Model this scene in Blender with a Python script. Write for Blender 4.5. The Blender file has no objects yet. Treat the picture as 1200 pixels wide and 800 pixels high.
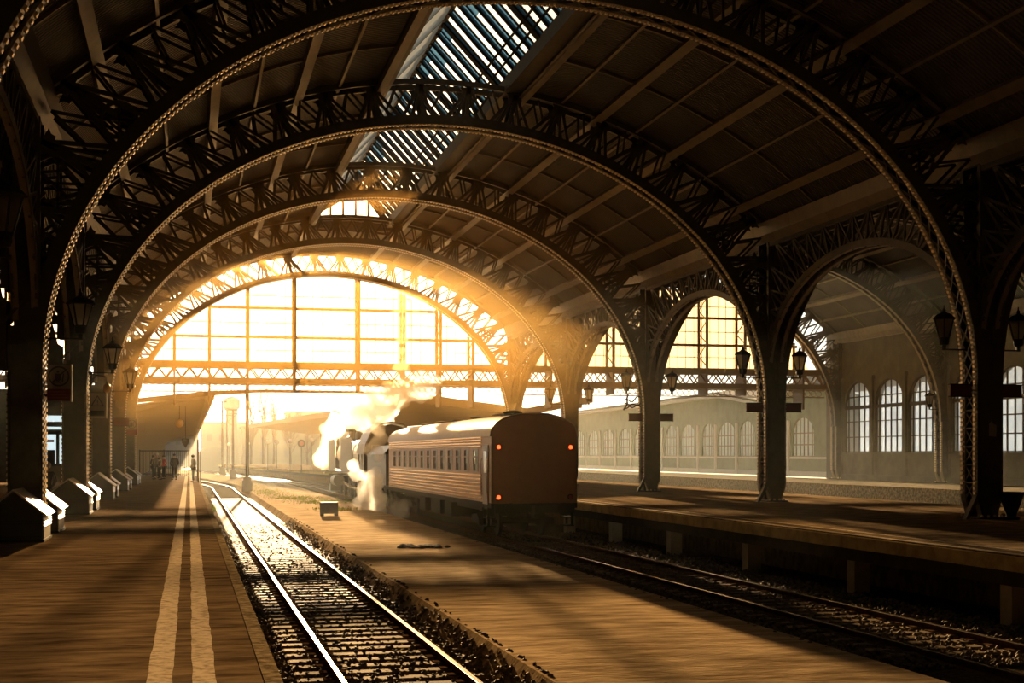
import bpy, bmesh, math, random
from mathutils import Vector, Matrix
random.seed(7)
S = bpy.context.scene
COL = S.collection
PI = math.pi
# ------------------------------------------------------------------ geometry of the place
# X right, Y down the hall, Z up, z = 0 on the high platforms, camera at the origin, eye 1.65 m
YA = [19.0 + 13.3 * i for i in range(6)]          # arch planes, the last one carries the end screen
YEND = YA[5]
RAILZ = -1.10
MAIN = (8.17, 11.28)                              # centre, half span of the main hall
SIDE = (30.83, 10.67)
ZS, RISE = 3.5, 8.95                              # springing, rise of the arches
CW = 0.72                                         # column width
T1, T2 = 2.62, 10.95                              # track centres
# ------------------------------------------------------------------ materials
MATS = {}
def nodes(name):
    m = bpy.data.materials.new(name); m.use_nodes = True
    nt = m.node_tree
    b = nt.nodes['Principled BSDF']
    return m, nt, b
def mat(name, col, rough=0.6, metal=0.0, noise=None, col2=None, bump=0.0, bscale=30, spec=0.5, detail=5, lo=0.4, hi=0.65, vec=None):
    if name in MATS: return MATS[name]
    m, nt, b = nodes(name)
    b.inputs['Base Color'].default_value = (*col, 1)
    b.inputs['Roughness'].default_value = rough
    b.inputs['Metallic'].default_value = metal
    b.inputs['Specular IOR Level'].default_value = spec
    if noise:
        tc = nt.nodes.new('ShaderNodeTexCoord')
        mp = nt.nodes.new('ShaderNodeMapping')
        if vec: mp.inputs['Scale'].default_value = vec
        nt.links.new(tc.outputs['Object'], mp.inputs['Vector'])
        n = nt.nodes.new('ShaderNodeTexNoise'); n.inputs['Scale'].default_value = noise
        n.inputs['Detail'].default_value = detail; n.inputs['Roughness'].default_value = 0.65
        nt.links.new(mp.outputs[0], n.inputs['Vector'])
        r = nt.nodes.new('ShaderNodeValToRGB')
        r.color_ramp.elements[0].position = lo; r.color_ramp.elements[1].position = hi
        r.color_ramp.elements[0].color = (*col, 1); r.color_ramp.elements[1].color = (*(col2 or col), 1)
        nt.links.new(n.outputs['Fac'], r.inputs['Fac'])
        nt.links.new(r.outputs['Color'], b.inputs['Base Color'])
        if bump:
            n2 = nt.nodes.new('ShaderNodeTexNoise'); n2.inputs['Scale'].default_value = bscale
            n2.inputs['Detail'].default_value = 6
            nt.links.new(mp.outputs[0], n2.inputs['Vector'])
            bp = nt.nodes.new('ShaderNodeBump'); bp.inputs['Strength'].default_value = 1.0
            bp.inputs['Distance'].default_value = bump
            nt.links.new(n2.outputs['Fac'], bp.inputs['Height'])
            nt.links.new(bp.outputs['Normal'], b.inputs['Normal'])
    MATS[name] = m
    return m
def glass(name, trans, tcol, dcol, gloss=0.04, noise=None):
    """dusty thin pane: part clear, part scattering light through"""
    if name in MATS: return MATS[name]
    m = bpy.data.materials.new(name); m.use_nodes = True
    nt = m.node_tree; nt.nodes.clear()
    out = nt.nodes.new('ShaderNodeOutputMaterial')
    tr = nt.nodes.new('ShaderNodeBsdfTransparent'); tr.inputs['Color'].default_value = (*tcol, 1)
    tl = nt.nodes.new('ShaderNodeBsdfTranslucent'); tl.inputs['Color'].default_value = (*dcol, 1)
    mx = nt.nodes.new('ShaderNodeMixShader'); mx.inputs['Fac'].default_value = 1 - trans
    if noise:
        tc = nt.nodes.new('ShaderNodeTexCoord')
        n = nt.nodes.new('ShaderNodeTexNoise'); n.inputs['Scale'].default_value = noise
        nt.links.new(tc.outputs['Object'], n.inputs['Vector'])
        mr = nt.nodes.new('ShaderNodeMapRange')
        mr.inputs['From Min'].default_value = 0.3; mr.inputs['From Max'].default_value = 0.7
        mr.inputs['To Min'].default_value = max(0, 1 - trans - 0.15); mr.inputs['To Max'].default_value = min(1, 1 - trans + 0.15)
        nt.links.new(n.outputs['Fac'], mr.inputs['Value']); nt.links.new(mr.outputs[0], mx.inputs['Fac'])
    nt.links.new(tr.outputs[0], mx.inputs[1]); nt.links.new(tl.outputs[0], mx.inputs[2])
    gl = nt.nodes.new('ShaderNodeBsdfGlossy'); gl.inputs['Roughness'].default_value = 0.15
    m2 = nt.nodes.new('ShaderNodeMixShader'); m2.inputs['Fac'].default_value = gloss
    nt.links.new(mx.outputs[0], m2.inputs[1]); nt.links.new(gl.outputs[0], m2.inputs[2])
    nt.links.new(m2.outputs[0], out.inputs['Surface'])
    MATS[name] = m
    return m
def volume(name, col, dens, g):
    m = bpy.data.materials.new(name); m.use_nodes = True
    nt = m.node_tree; nt.nodes.clear()
    out = nt.nodes.new('ShaderNodeOutputMaterial')
    v = nt.nodes.new('ShaderNodeVolumeScatter')
    v.inputs['Color'].default_value = (*col, 1); v.inputs['Density'].default_value = dens
    v.inputs['Anisotropy'].default_value = g
    ab = nt.nodes.new('ShaderNodeVolumeAbsorption'); ab.inputs['Color'].default_value = (*col, 1); ab.inputs['Density'].default_value = dens
    ad = nt.nodes.new('ShaderNodeAddShader'); nt.links.new(v.outputs[0], ad.inputs[0]); nt.links.new(ab.outputs[0], ad.inputs[1])
    nt.links.new(ad.outputs[0], out.inputs['Volume'])
    m.cycles.homogeneous_volume = True
    MATS[name] = m
    return m
def emit(name, col, s):
    if name in MATS: return MATS[name]
    m, nt, b = nodes(name)
    b.inputs['Base Color'].default_value = (*col, 1)
    b.inputs['Emission Color'].default_value = (*col, 1)
    b.inputs['Emission Strength'].default_value = s
    MATS[name] = m
    return m
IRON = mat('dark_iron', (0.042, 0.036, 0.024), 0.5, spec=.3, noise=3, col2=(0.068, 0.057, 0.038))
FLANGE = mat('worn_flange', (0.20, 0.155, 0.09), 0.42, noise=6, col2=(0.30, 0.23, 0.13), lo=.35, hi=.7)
RIVET = mat('worn_rivets', (0.70, 0.56, 0.35), 0.3, 0.8)
PURLIN = mat('purlin_paint', (0.17, 0.135, 0.09), 0.5, noise=2, col2=(0.12, 0.095, 0.06))
def corrugated():
    m, nt, b = nodes('corrugated_roof')
    b.inputs['Roughness'].default_value = 0.65
    tc = nt.nodes.new('ShaderNodeTexCoord')
    w = nt.nodes.new('ShaderNodeTexWave'); w.bands_direction = 'Y'; w.inputs['Scale'].default_value = 2.1
    nt.links.new(tc.outputs['Object'], w.inputs['Vector'])
    bp = nt.nodes.new('ShaderNodeBump'); bp.inputs['Distance'].default_value = 0.1
    nt.links.new(w.outputs['Fac'], bp.inputs['Height']); nt.links.new(bp.outputs[0], b.inputs['Normal'])
    n = nt.nodes.new('ShaderNodeTexNoise'); n.inputs['Scale'].default_value = 0.7; n.inputs['Detail'].default_value = 6
    nt.links.new(tc.outputs['Object'], n.inputs['Vector'])
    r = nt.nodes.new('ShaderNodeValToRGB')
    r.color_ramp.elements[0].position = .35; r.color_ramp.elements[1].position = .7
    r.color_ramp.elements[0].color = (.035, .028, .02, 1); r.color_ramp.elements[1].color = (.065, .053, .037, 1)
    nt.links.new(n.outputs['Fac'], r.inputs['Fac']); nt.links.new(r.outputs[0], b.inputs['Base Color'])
    return m
ROOF = corrugated()
ASPH = mat('worn_asphalt', (0.085, 0.056, 0.031), 0.85, noise=2.6, col2=(0.27, 0.185, 0.105), bump=0.006, bscale=28, lo=.36, hi=.66, vec=(.5, 1.8, 1), spec=0, detail=12)
DIRT = mat('packed_dirt', (0.26, 0.18, 0.10), 0.88, noise=2.0, col2=(0.68, 0.51, 0.31), bump=0.02, bscale=11, lo=.36, hi=.64, vec=(.45, 1.7, 1), spec=0, detail=12)
PAINT = mat('worn_white_paint', (0.68, 0.55, 0.39), 0.85, spec=0.0, noise=9, col2=(0.32, 0.235, 0.14), lo=.45, hi=.66, detail=8)
CONC = mat('pale_concrete', (0.13, 0.095, 0.055), 0.85, noise=7, col2=(0.4, 0.31, 0.19), bump=.01, spec=0, detail=10)
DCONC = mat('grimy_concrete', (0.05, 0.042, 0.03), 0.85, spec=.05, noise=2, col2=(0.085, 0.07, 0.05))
STONE = mat('ballast_stone', (0.07, 0.052, 0.034), 0.75, spec=.08, noise=8, col2=(0.24, 0.18, 0.115), lo=.3, hi=.7)
BED = mat('ballast_bed', (0.045, 0.034, 0.022), 0.9, spec=0, noise=14, col2=(0.13, 0.10, 0.065), bump=.05, bscale=16)
SLEEP = mat('sleeper_wood', (0.14, 0.105, 0.066), 0.75, spec=.006, noise=5, col2=(0.36, 0.27, 0.17), vec=(1, 6, 6))
RAILM = mat('polished_rail', (0.5, 0.42, 0.32), 0.26, 1.0)
RUST = mat('rusty_rail_side', (0.09, 0.05, 0.03), 0.8, spec=0, noise=12, col2=(0.14, 0.08, 0.045))
PLAST = mat('pale_plaster', (0.31, 0.36, 0.25), 0.85, noise=1.2, col2=(0.25, 0.29, 0.2))
WHITE = mat('white_trim', (0.72, 0.70, 0.6), 0.7)
WALLG = mat('grey_wall', (0.10, 0.09, 0.068), 0.85, noise=1, col2=(0.14, 0.125, 0.09))
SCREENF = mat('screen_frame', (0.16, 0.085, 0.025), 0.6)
FRAMED = mat('dark_window_frame', (0.07, 0.055, 0.04), 0.6)
BACKW = mat('dim_back_wall', (.11, .092, .065), .9, spec=0)  # even tone chosen for the light it bounces into the hall
DARK = mat('black_paint', (0.022, 0.02, 0.017), 0.6, spec=.05)
COACH = mat('coach_brown', (0.38, 0.20, 0.08), 0.38, .15, spec=.3, noise=4, col2=(0.44, 0.24, 0.1))
COACHEND = mat('coach_end_glow_brown', (0.42, 0.175, 0.07), 0.5, noise=2, col2=(0.47, 0.2, 0.085))  # orange haze glow over the coach end is put into this brown
COACHROOF = mat('coach_roof', (0.36, 0.25, 0.13), 0.42, noise=5, col2=(0.28, 0.19, 0.1))
GREENP = mat('faded_green_panel', (0.30, 0.31, 0.24), 0.5, noise=3, col2=(0.24, 0.25, 0.19))
WINDOWG = mat('coach_window_glass', (0.03, 0.04, 0.035), 0.12)
RED = mat('sign_red', (0.35, 0.03, 0.025), 0.5)
SIGNW = mat('sign_white', (0.62, 0.6, 0.55), 0.5)
SIGNK = mat('sign_black', (0.02, 0.02, 0.02), 0.5)
BOARD = mat('maroon_board', (0.09, 0.02, 0.018), 0.45)
BARK = mat('bark', (0.10, 0.075, 0.05), 0.85)
GRASS = mat('yellow_green_grass', (0.24, 0.30, 0.03), 0.8)
TAIL = emit('red_tail_light', (1.0, 0.05, 0.01), 6)
SHOP = emit('lit_shop_window', (0.75, 0.95, 1.0), 0.9)
SCREENG = glass('dusty_screen_glass', 0.5, (1, 0.88, 0.68), (0.62, 0.54, 0.40), 0.03, 0.9)
FROST = glass('frosted_screen_glass', 0.22, (0.95, 0.74, 0.45), (0.25, 0.205, 0.14), 0.03, 0.9)
WALLGL = glass('wall_window_glass', 0.45, (0.9, 0.95, 1.0), (0.7, 0.76, 0.8), 0.03, 0.6)
SKYCLR = glass('skylight_clear', 0.85, (1, .86, .66), (.8, .65, .5))
SKYBLU = glass('skylight_blue', 0.35, (.13, .27, .34), (.04, .09, .12))
SKYGRY = glass('skylight_grey', 0.05, (.6, .6, .55), (.36, .33, .27))
LAMPG = glass('lantern_glass', 0.35, (.9, .85, .75), (.4, .36, .3), .06)
# ------------------------------------------------------------------ mesh builder
class MB:
    def __init__(self): self.v = []; self.f = []; self.sm = False
    def add(self, vs, fs):
        o = len(self.v); self.v += [tuple(p) for p in vs]; self.f += [tuple(i + o for i in f) for f in fs]
        return self
    def box(self, x0, x1, y0, y1, z0, z1):
        return self.add([(x0,y0,z0),(x1,y0,z0),(x1,y1,z0),(x0,y1,z0),(x0,y0,z1),(x1,y0,z1),(x1,y1,z1),(x0,y1,z1)],
                        [(0,3,2,1),(4,5,6,7),(0,1,5,4),(1,2,6,5),(2,3,7,6),(3,0,4,7)])
    def bar(self, p, q, w, h, up=(0, 1, 0)):
        p, q, u = Vector(p), Vector(q), Vector(up)
        d = (q - p)
        if d.length < 1e-5: return self
        d.normalize(); s = d.cross(u)
        if s.length < 1e-4: s = d.cross(Vector((1, 0, 0)))
        s.normalize(); u = s.cross(d).normalized()
        s *= w / 2; u *= h / 2
        return self.add([p-s-u, p+s-u, p+s+u, p-s+u, q-s-u, q+s-u, q+s+u, q-s+u],
                        [(0,3,2,1),(4,5,6,7),(0,1,5,4),(1,2,6,5),(2,3,7,6),(3,0,4,7)])
    def tube(self, pts, r, n=8, caps=True):
        pts = [Vector(p) for p in pts]; rs = r if isinstance(r, (list, tuple)) else [r] * len(pts)
        base = len(self.v)
        ref = None
        for i, p in enumerate(pts):
            d = (pts[min(i + 1, len(pts) - 1)] - pts[max(i - 1, 0)]).normalized()
            if ref is None: ref = Vector((0, 0, 1)) if abs(d.z) < .9 else Vector((1, 0, 0))
            a = d.cross(ref).normalized(); b = d.cross(a).normalized()
            for k in range(n):
                t = 2 * PI * k / n
                self.v.append(tuple(p + (a * math.cos(t) + b * math.sin(t)) * rs[i]))
        for i in range(len(pts) - 1):
            for k in range(n):
                a = base + i * n + k; b = base + i * n + (k + 1) % n
                self.f.append((a, b, b + n, a + n))
        if caps:
            self.f.append(tuple(base + k for k in range(n))[::-1])
            self.f.append(tuple(base + (len(pts) - 1) * n + k for k in range(n)))
        return self
    def prism(self, poly, axis, a0, a1):
        n = len(poly)
        def P(u, w, a): return {'x': (a, u, w), 'y': (u, a, w), 'z': (u, w, a)}[axis]
        vs = [P(u, w, a0) for u, w in poly] + [P(u, w, a1) for u, w in poly]
        return self.add(vs, [tuple(range(n)), tuple(range(2 * n - 1, n - 1, -1))] + [(i, i + n, (i + 1) % n + n, (i + 1) % n) for i in range(n)])
    def lathe(self, prof, c=(0, 0, 0), n=16, rot=0):
        base = len(self.v)
        for r, z in prof:
            for k in range(n):
                t = 2 * PI * k / n + rot
                self.v.append((c[0] + r * math.cos(t), c[1] + r * math.sin(t), c[2] + z))
        for i in range(len(prof) - 1):
            for k in range(n):
                a = base + i * n + k; b = base + i * n + (k + 1) % n
                self.f.append((a, b, b + n, a + n))
        self.f.append(tuple(base + k for k in range(n))[::-1])
        self.f.append(tuple(base + (len(prof) - 1) * n + k for k in range(n)))
        return self
    def curve_strip(self, pts, th, y0, y1, axis='y', side=1):
        """band of thickness th (outwards) along a planar curve, from y0 to y1 across it"""
        n = len(pts); off = []
        for i, (x, z) in enumerate(pts):
            a = pts[max(i - 1, 0)]; b = pts[min(i + 1, n - 1)]
            d = Vector((b[0] - a[0], b[1] - a[1])).normalized()
            off.append((x + d.y * th * side, z - d.x * th * side))
        def P(u, a, w): return (u, a, w) if axis == 'y' else (a, u, w)
        vs = []
        for i in range(n):
            vs += [P(pts[i][0], y0, pts[i][1]), P(pts[i][0], y1, pts[i][1]), P(off[i][0], y1, off[i][1]), P(off[i][0], y0, off[i][1])]
        fs = []
        for i in range(n - 1):
            o = i * 4
            for k in range(4): fs.append((o + k, o + (k + 1) % 4, o + 4 + (k + 1) % 4, o + 4 + k))
        fs += [(0, 1, 2, 3), tuple((n - 1) * 4 + k for k in (3, 2, 1, 0))]
        return self.add(vs, fs)
    def sphere(self, c, r, n=10, m=7, sq=(1, 1, 1)):
        base = len(self.v)
        for i in range(1, m):
            a = PI * i / m
            for k in range(n):
                t = 2 * PI * k / n
                self.v.append((c[0] + sq[0] * r * math.sin(a) * math.cos(t), c[1] + sq[1] * r * math.sin(a) * math.sin(t), c[2] + sq[2] * r * math.cos(a)))
        self.v.append((c[0], c[1], c[2] + r * sq[2])); self.v.append((c[0], c[1], c[2] - r * sq[2]))
        top, bot = len(self.v) - 2, len(self.v) - 1
        for i in range(m - 2):
            for k in range(n):
                a = base + i * n + k; b = base + i * n + (k + 1) % n
                self.f.append((a, a + n, b + n, b))
        for k in range(n):
            self.f.append((top, base + k, base + (k + 1) % n))
            a = base + (m - 2) * n
            self.f.append((bot, a + (k + 1) % n, a + k))
        return self
    def build(self, name, m, parent=None, loc=None, smooth=False, fix=True):
        me = bpy.data.meshes.new(name)
        me.from_pydata(self.v, [], self.f)
        if fix and len(self.v) < 60000:
            bm = bmesh.new(); bm.from_mesh(me); bmesh.ops.recalc_face_normals(bm, faces=bm.faces); bm.to_mesh(me); bm.free()
        for mm in (m if isinstance(m, (list, tuple)) else [m]): me.materials.append(mm)
        if smooth:
            me.polygons.foreach_set('use_smooth', [True] * len(me.polygons))
            try: me.set_sharp_from_angle(angle=math.radians(40))
            except Exception: pass
        o = bpy.data.objects.new(name, me); COL.objects.link(o)
        if parent is not None: o.parent = parent
        if loc is not None: o.location = loc
        return o
def tag(o, label=None, cat=None, group=None, kind=None):
    if label: o['label'] = label
    if cat: o['category'] = cat
    if group: o['group'] = group
    if kind: o['kind'] = kind
    return o
def empty(name, loc=(0, 0, 0), rz=0.0):
    o = bpy.data.objects.new(name, None); COL.objects.link(o)
    o.location = loc; o.rotation_euler = (0, 0, rz); o.empty_display_size = .3
    return o
def struct(o, label=None):
    return tag(o, label, None, None, 'structure')
def children(o): return [c for c in bpy.data.objects if c.parent == o]
def copy_tree(o, parent=None, kids=None):
    c = o.copy(); COL.objects.link(c)
    if parent is not None: c.parent = parent
    for ch in (kids or KIDS).get(o.name, []): copy_tree(ch, c, kids)
    return c
KIDS = {}
def index_kids():
    KIDS.clear()
    for o in bpy.data.objects:
        if o.parent is not None: KIDS.setdefault(o.parent.name, []).append(o)
ORD = ['nearest', 'second nearest', 'third nearest', 'fourth nearest', 'fifth nearest', 'farthest']
def bend(y):
    """the lines and platforms swing to the left beyond the shed"""
    if y < 115: return 0.0
    if y < 131: return -0.0026 * (y - 115) ** 2
    return -0.0026 * 256 - 0.083 * (y - 131)
YS = [-8, 5, 20, 40, 60, 80, 95] + [100 + 4 * i for i in range(40)]
def along(profile, ys, mb=None, dx=0.0):
    """closed (x, z) profile swept along the line of the tracks"""
    mb = mb or MB(); n = len(profile); base = len(mb.v)
    for y in ys:
        for x, z in profile: mb.v.append((x + dx + bend(y), y, z))
    for i in range(len(ys) - 1):
        for k in range(n):
            a = base + i * n + k; b = base + i * n + (k + 1) % n
            mb.f.append((a, b, b + n, a + n))
    mb.f.append(tuple(base + k for k in range(n))); mb.f.append(tuple(base + (len(ys) - 1) * n + k for k in range(n))[::-1])
    return mb
def rect(x0, x1, z0, z1): return [(x0, z0), (x1, z0), (x1, z1), (x0, z1)]
HAZE_COL = (.88, .90, .80); HAZE_D = 0.00033; HAZE_G = 0.5
SH_COL = (1.0, .62, .18); SH_D = .0085; SH_G = .4
SUN_E = 42.0; SUN_C = (1.0, .68, .36)
SKY_A = (.16, .17, .165); SKY_B = (.55, .58, .53); SKY_C = (1.3, 1.28, 1.15); SKY_C2 = (3.0, 2.8, 2.4); SKY_D = (4.6, 4.3, 3.6)
SKY_S = 1.1
EXPO = 0.0
# ------------------------------------------------------------------ ground, platforms, tracks
g = MB().box(-400, 500, -12, 900, -1.6, -1.34).build('ground', mat('outdoor_ground', (.10, .085, .05), .9, noise=.2, col2=(.16, .13, .08)))
struct(g, 'dark ground under and beyond the tracks')
YP = [y for y in YS if y <= 230]
ZL = -0.13                                          # the striped platform lies a little lower
def platform(name, x0, x1, label, m=ASPH, z0=-1.3, z1=0.0, ys=YP):
    return struct(along(rect(x0, x1, z0, z1), ys).build(name, m), label)
fl = platform('floor_left', -26.4, 0.57, 'worn asphalt platform with two painted stripes beside the near track', z1=ZL, ys=[-8, 40, 80, 118])
k = along(rect(0.57, 0.71, ZL - 0.16, ZL + 0.012), [-8, 40, 80, 118]).build('edge_kerb', CONC, fl)
for x0, x1 in ((-0.33, -0.13), (0.02, 0.205)):
    b = MB(); n = len(b.v); ys = [3 + .35 * i for i in range(329)]
    for y in ys:
        j = 0.007
        b.v += [(x0 + random.uniform(-j, j) + bend(y), y, ZL + .006), (x1 + random.uniform(-j, j) + bend(y), y, ZL + .006)]
    b.f += [(2 * i, 2 * i + 1, 2 * i + 3, 2 * i + 2) for i in range(len(ys) - 1)]
    b.build('marking_line', PAINT, fl)
for y in (20.5, 36):
    MB().box(-.1, .55, y, y + .04, ZL - .01, ZL + .003).build('paving_joint', BED, fl)
fi = along([(3.75, -1.34), (8.75, -1.34), (8.45, -.955), (4.05, -.945)], YS).build('floor_middle', DIRT)
struct(fi, 'low strip of packed brown dirt between the two tracks')
fr = platform('floor_right', 14.7, 24.3, 'raised platform on the right carrying the row of iron columns', ASPH)
along(rect(13.15, 24.5, -.27, 0.004), YP).build('edge_slab', mat('slab_asphalt', (0.10, 0.068, 0.038), 0.85, noise=2.2, col2=(0.30, 0.21, 0.12), bump=.006, bscale=22, spec=0, vec=(.6, 1.6, 1), detail=10), fr)
along(rect(13.10, 13.16, -.27, -.02), YP).build('edge_fascia', mat('lit_fascia', (.55, .42, .19), .8, noise=2.5, col2=(.32, .235, .1), spec=0), fr)  # ochre light along the platform edge is put into this colour
along(rect(13.35, 13.6, -.55, -.27), YP).build('edge_beam', DCONC, fr)
for x0, x1 in ((13.18, 13.34), (13.75, 13.83)):
    along(rect(x0, x1, .004, .01), YP).build('marking_line', PAINT, fr)
for i in range(16):
    MB().box(13.45, 13.8, 9.6 + 5.7 * i, 9.95 + 5.7 * i, -1.3, -.5).build('edge_post', mat('pale_post', (.48, .42, .30), .8, noise=4, col2=(.6, .53, .4), spec=0), fr)
ff = platform('floor_far', 34.4, 42.0, 'far platform along the windowed side wall', mat('far_asphalt', (.15, .13, .095), .9, spec=0))
along(rect(34.3, 34.42, -1.3, 0.02), YP).build('edge_kerb', CONC, ff)
# ballast beds, loose stones
bed = MB()
for x0, x1 in ((.70, 3.95), (8.55, 14.7), (24.5, 34.4)):
    along([(x0, -1.36), (x1, -1.36), (x1, -1.24), (x0, -1.24)], YS, bed)
bed = tag(bed.build('ballast_bed', BED), 'dark ballast bed lying under the tracks', 'ballast', kind='stuff')
def stones(name, spots, label):
    ico = bmesh.new(); bmesh.ops.create_icosphere(ico, subdivisions=1, radius=1)
    iv = [v.co.copy() for v in ico.verts]; jf = [tuple(v.index for v in f.verts) for f in ico.faces]; ico.free()
    b = MB()
    for x, y, z, r in spots:
        s = Vector((random.uniform(.7, 1.3), random.uniform(.7, 1.3), random.uniform(.55, .9))) * r
        m = Matrix.Rotation(random.random() * 6.3, 3, Vector((random.random(), random.random(), random.random() + .1)).normalized())
        o = Vector((x, y, z))
        b.add([o + m @ Vector((p.x * s.x * random.uniform(.8, 1.15), p.y * s.y, p.z * s.z)) for p in iv], jf)
    return tag(b.build(name, STONE, fix=False), label, 'gravel', kind='stuff')
sp = []
for _ in range(9500):
    y = 13 + 45 * random.random() ** 1.8
    x = random.uniform(.74, 4.15)
    if abs(abs(x - T1) - .797) < .09: continue
    z = -1.225 + (.03 if x > 3.6 else 0) + random.uniform(-.01, .02) + (.25 * max(0, x - 3.75) / .4 if x > 3.75 else 0)
    sp.append((x, y, z, random.uniform(.022, .05)))
stones('ballast_gravel', sp, 'dark crushed stone between the rails of the near track')
sp = []
for _ in range(8000):
    y = 17 + 33 * random.random() ** 1.4
    x = random.uniform(8.35, 14.0)
    if abs(abs(x - T2) - .797) < .09: continue
    z = -1.22 + random.uniform(-.01, .02) + (.22 * max(0, 8.8 - x) / .4 if x < 8.8 else 0)
    sp.append((x, y, z, random.uniform(.025, .055)))
stones('ballast_gravel', sp, 'dark crushed stone around the rails of the second track')
# rails
prof = [(-.07, -.145), (.07, -.145), (.07, -.13), (.014, -.105), (.014, -.045), (.036, -.035), (.036, -.004), (.03, 0), (-.03, 0), (-.036, -.004), (-.036, -.035), (-.014, -.045), (-.014, -.105), (-.07, -.13)]
def rail(tc, s, label):
    ys = [6 + 4 * i for i in range(24)] + [y for y in YS if y >= 100 and y < 250]
    n = len(prof); b = along([(x, RAILZ + z) for x, z in prof], ys, None, tc + s * .797)
    o = b.build('rail', [RUST, RAILM])
    for p in o.data.polygons:
        if p.index < (len(ys) - 1) * n and p.index % n in (6, 7, 8): p.material_index = 1
    return tag(o, label, 'rail', 'running rails')
rail(T1, -1, 'shiny steel rail of the near track, the one beside the striped platform')
rail(T1, 1, 'shiny steel rail of the near track, the one beside the dirt strip')
rail(T2, -1, 'steel rail of the coach track, the one beside the dirt strip')
rail(T2, 1, 'steel rail of the coach track, the one under the right platform edge')
for tc in (27.2, 31.6):
    for s in (-1, 1): rail(tc, s, 'rail of the sunken tracks between the right and the far platform')
# sleepers
sl = MB()
pr = [(-1.3, -1.3), (1.3, -1.3), (1.3, -1.215), (1.27, -1.2), (-1.27, -1.2), (-1.3, -1.215)]
sl.prism(pr, 'y', -.12, .12)
sl0 = sl.build('railway_sleeper', SLEEP)
for s in (-1, 1): MB().box(s * .797 - .17, s * .797 + .17, -.09, .09, -1.2, -1.185).build('rail_plate', RUST, sl0)
index_kids()
def sleepers(tc, y0, y1, step, label, group):
    y = y0; global first_sleeper
    while y < y1:
        o = sl0 if first_sleeper else copy_tree(sl0)
        first_sleeper = False
        o.location = (tc + bend(y), y, 0)
        if y > 100: o.rotation_euler.z = .08
        tag(o, label, 'sleeper', group); y += step
first_sleeper = True
sleepers(T1, 12.2, 92, .56, 'wooden sleeper across the near track beside the striped platform', 'sleepers of the near track')
sleepers(T2, 18.2, 44, .56, 'wooden sleeper across the second track in front of the coach', 'sleepers of the second track')
# ------------------------------------------------------------------ roofs
VAL, CROWN = 9.3, 13.95
def roofz(x, cx, half):
    s = CROWN - VAL; R = (half * half + s * s) / (2 * s)
    d = min(abs(x - cx), half)
    return CROWN - R + math.sqrt(R * R - d * d)
XV = [-26.3, -3.47, 19.81, 42.0]                    # valley lines over the column rows
HALLS = {'main': (8.17, 11.64), 'side': (30.9, 11.1), 'left': (-14.885, 11.415)}
SK0, SK1, SKY0, SKY1 = 6.05, 10.85, 6.0, 73.6      # skylight opening
def roof_shell(hall, x0, x1, y0, y1, mb, n):
    cx, hf = HALLS[hall]
    pts = [(x0 + (x1 - x0) * i / n, roofz(x0 + (x1 - x0) * i / n, cx, hf)) for i in range(n + 1)]
    mb.curve_strip(pts, .12, y0, y1, side=-1)
Y0R, Y1R = -10, YEND + .5
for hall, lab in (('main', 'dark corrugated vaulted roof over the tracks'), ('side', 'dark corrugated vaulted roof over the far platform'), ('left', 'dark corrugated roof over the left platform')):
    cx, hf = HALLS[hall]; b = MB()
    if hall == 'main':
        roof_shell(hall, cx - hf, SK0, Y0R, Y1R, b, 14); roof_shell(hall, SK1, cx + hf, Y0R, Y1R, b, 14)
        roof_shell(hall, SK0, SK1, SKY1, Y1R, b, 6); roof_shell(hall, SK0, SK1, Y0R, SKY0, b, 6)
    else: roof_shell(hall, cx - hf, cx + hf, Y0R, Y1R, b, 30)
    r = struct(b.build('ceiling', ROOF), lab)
    xs = []
    if hall == 'main':
        xs = [SK0 - 1.36 * i for i in range(7)] + [SK1 + 1.3 * i for i in range(7)]
    else: xs = [cx + 1.4 * i for i in range(-7, 8)]
    for x in xs:
        i = xs.index(x) % 7; thick = i % 2 == 0
        if hall != 'main' : thick = xs.index(x) % 2 == 1
        z = roofz(x, cx, hf); w, h = (.2, .24) if thick else (.09, .12)
        sl_ = (roofz(x + .1, cx, hf) - roofz(x - .1, cx, hf)) / .2
        nrm = Vector((-sl_, 0, 1)).normalized()
        c = Vector((x, 0, z)) - nrm * (h / 2 + .015)
        bb = MB().bar((c.x, Y0R + 1, c.z), (c.x, Y1R - .4, c.z), w, h, nrm)
        if thick:                                    # flange under the heavy purlins
            c2 = Vector((x, 0, z)) - nrm * (h + .03)
            bb.bar((c2.x, Y0R + 1, c2.z), (c2.x, Y1R - .4, c2.z), w + .1, .03, nrm)
        bb.build('purlin', PURLIN, r)
    for i in range(6):
        y_ = YA[0] + 13.3 * (i - 1)
        for t in (.333, .667):
            y = y_ + 13.3 * t
            if y < 2: continue
            bb = MB()
            spans = [(cx - hf + .3, SK0), (SK1, cx + hf - .3)] if hall == 'main' and y < SKY1 else [(cx - hf + .3, cx + hf - .3)]
            for xa, xb in spans:
                pts = [(xa + (xb - xa) * j / 14, roofz(xa + (xb - xa) * j / 14, cx, hf) - .10) for j in range(15)]
                bb.curve_strip(pts, .1, y - .035, y + .035, side=-1)
            bb.build('rib', PURLIN, r)
# valley gutters
for x in (XV[1], XV[2], XV[3]):
    b = MB().prism([(-.62, 9.62), (-.5, 9.2), (-.3, 8.95), (.3, 8.95), (.5, 9.2), (.62, 9.62)], 'y', Y0R + 1, Y1R - .3)
    o = b.build('valley_gutter', PURLIN if x > 0 else IRON); o.location.x = x
    tag(o, {XV[1]: 'long riveted gutter beam over the left row of columns', XV[2]: 'long pale gutter beam over the right row of columns', XV[3]: 'gutter beam along the top of the windowed side wall'}[x], 'gutter')
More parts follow.
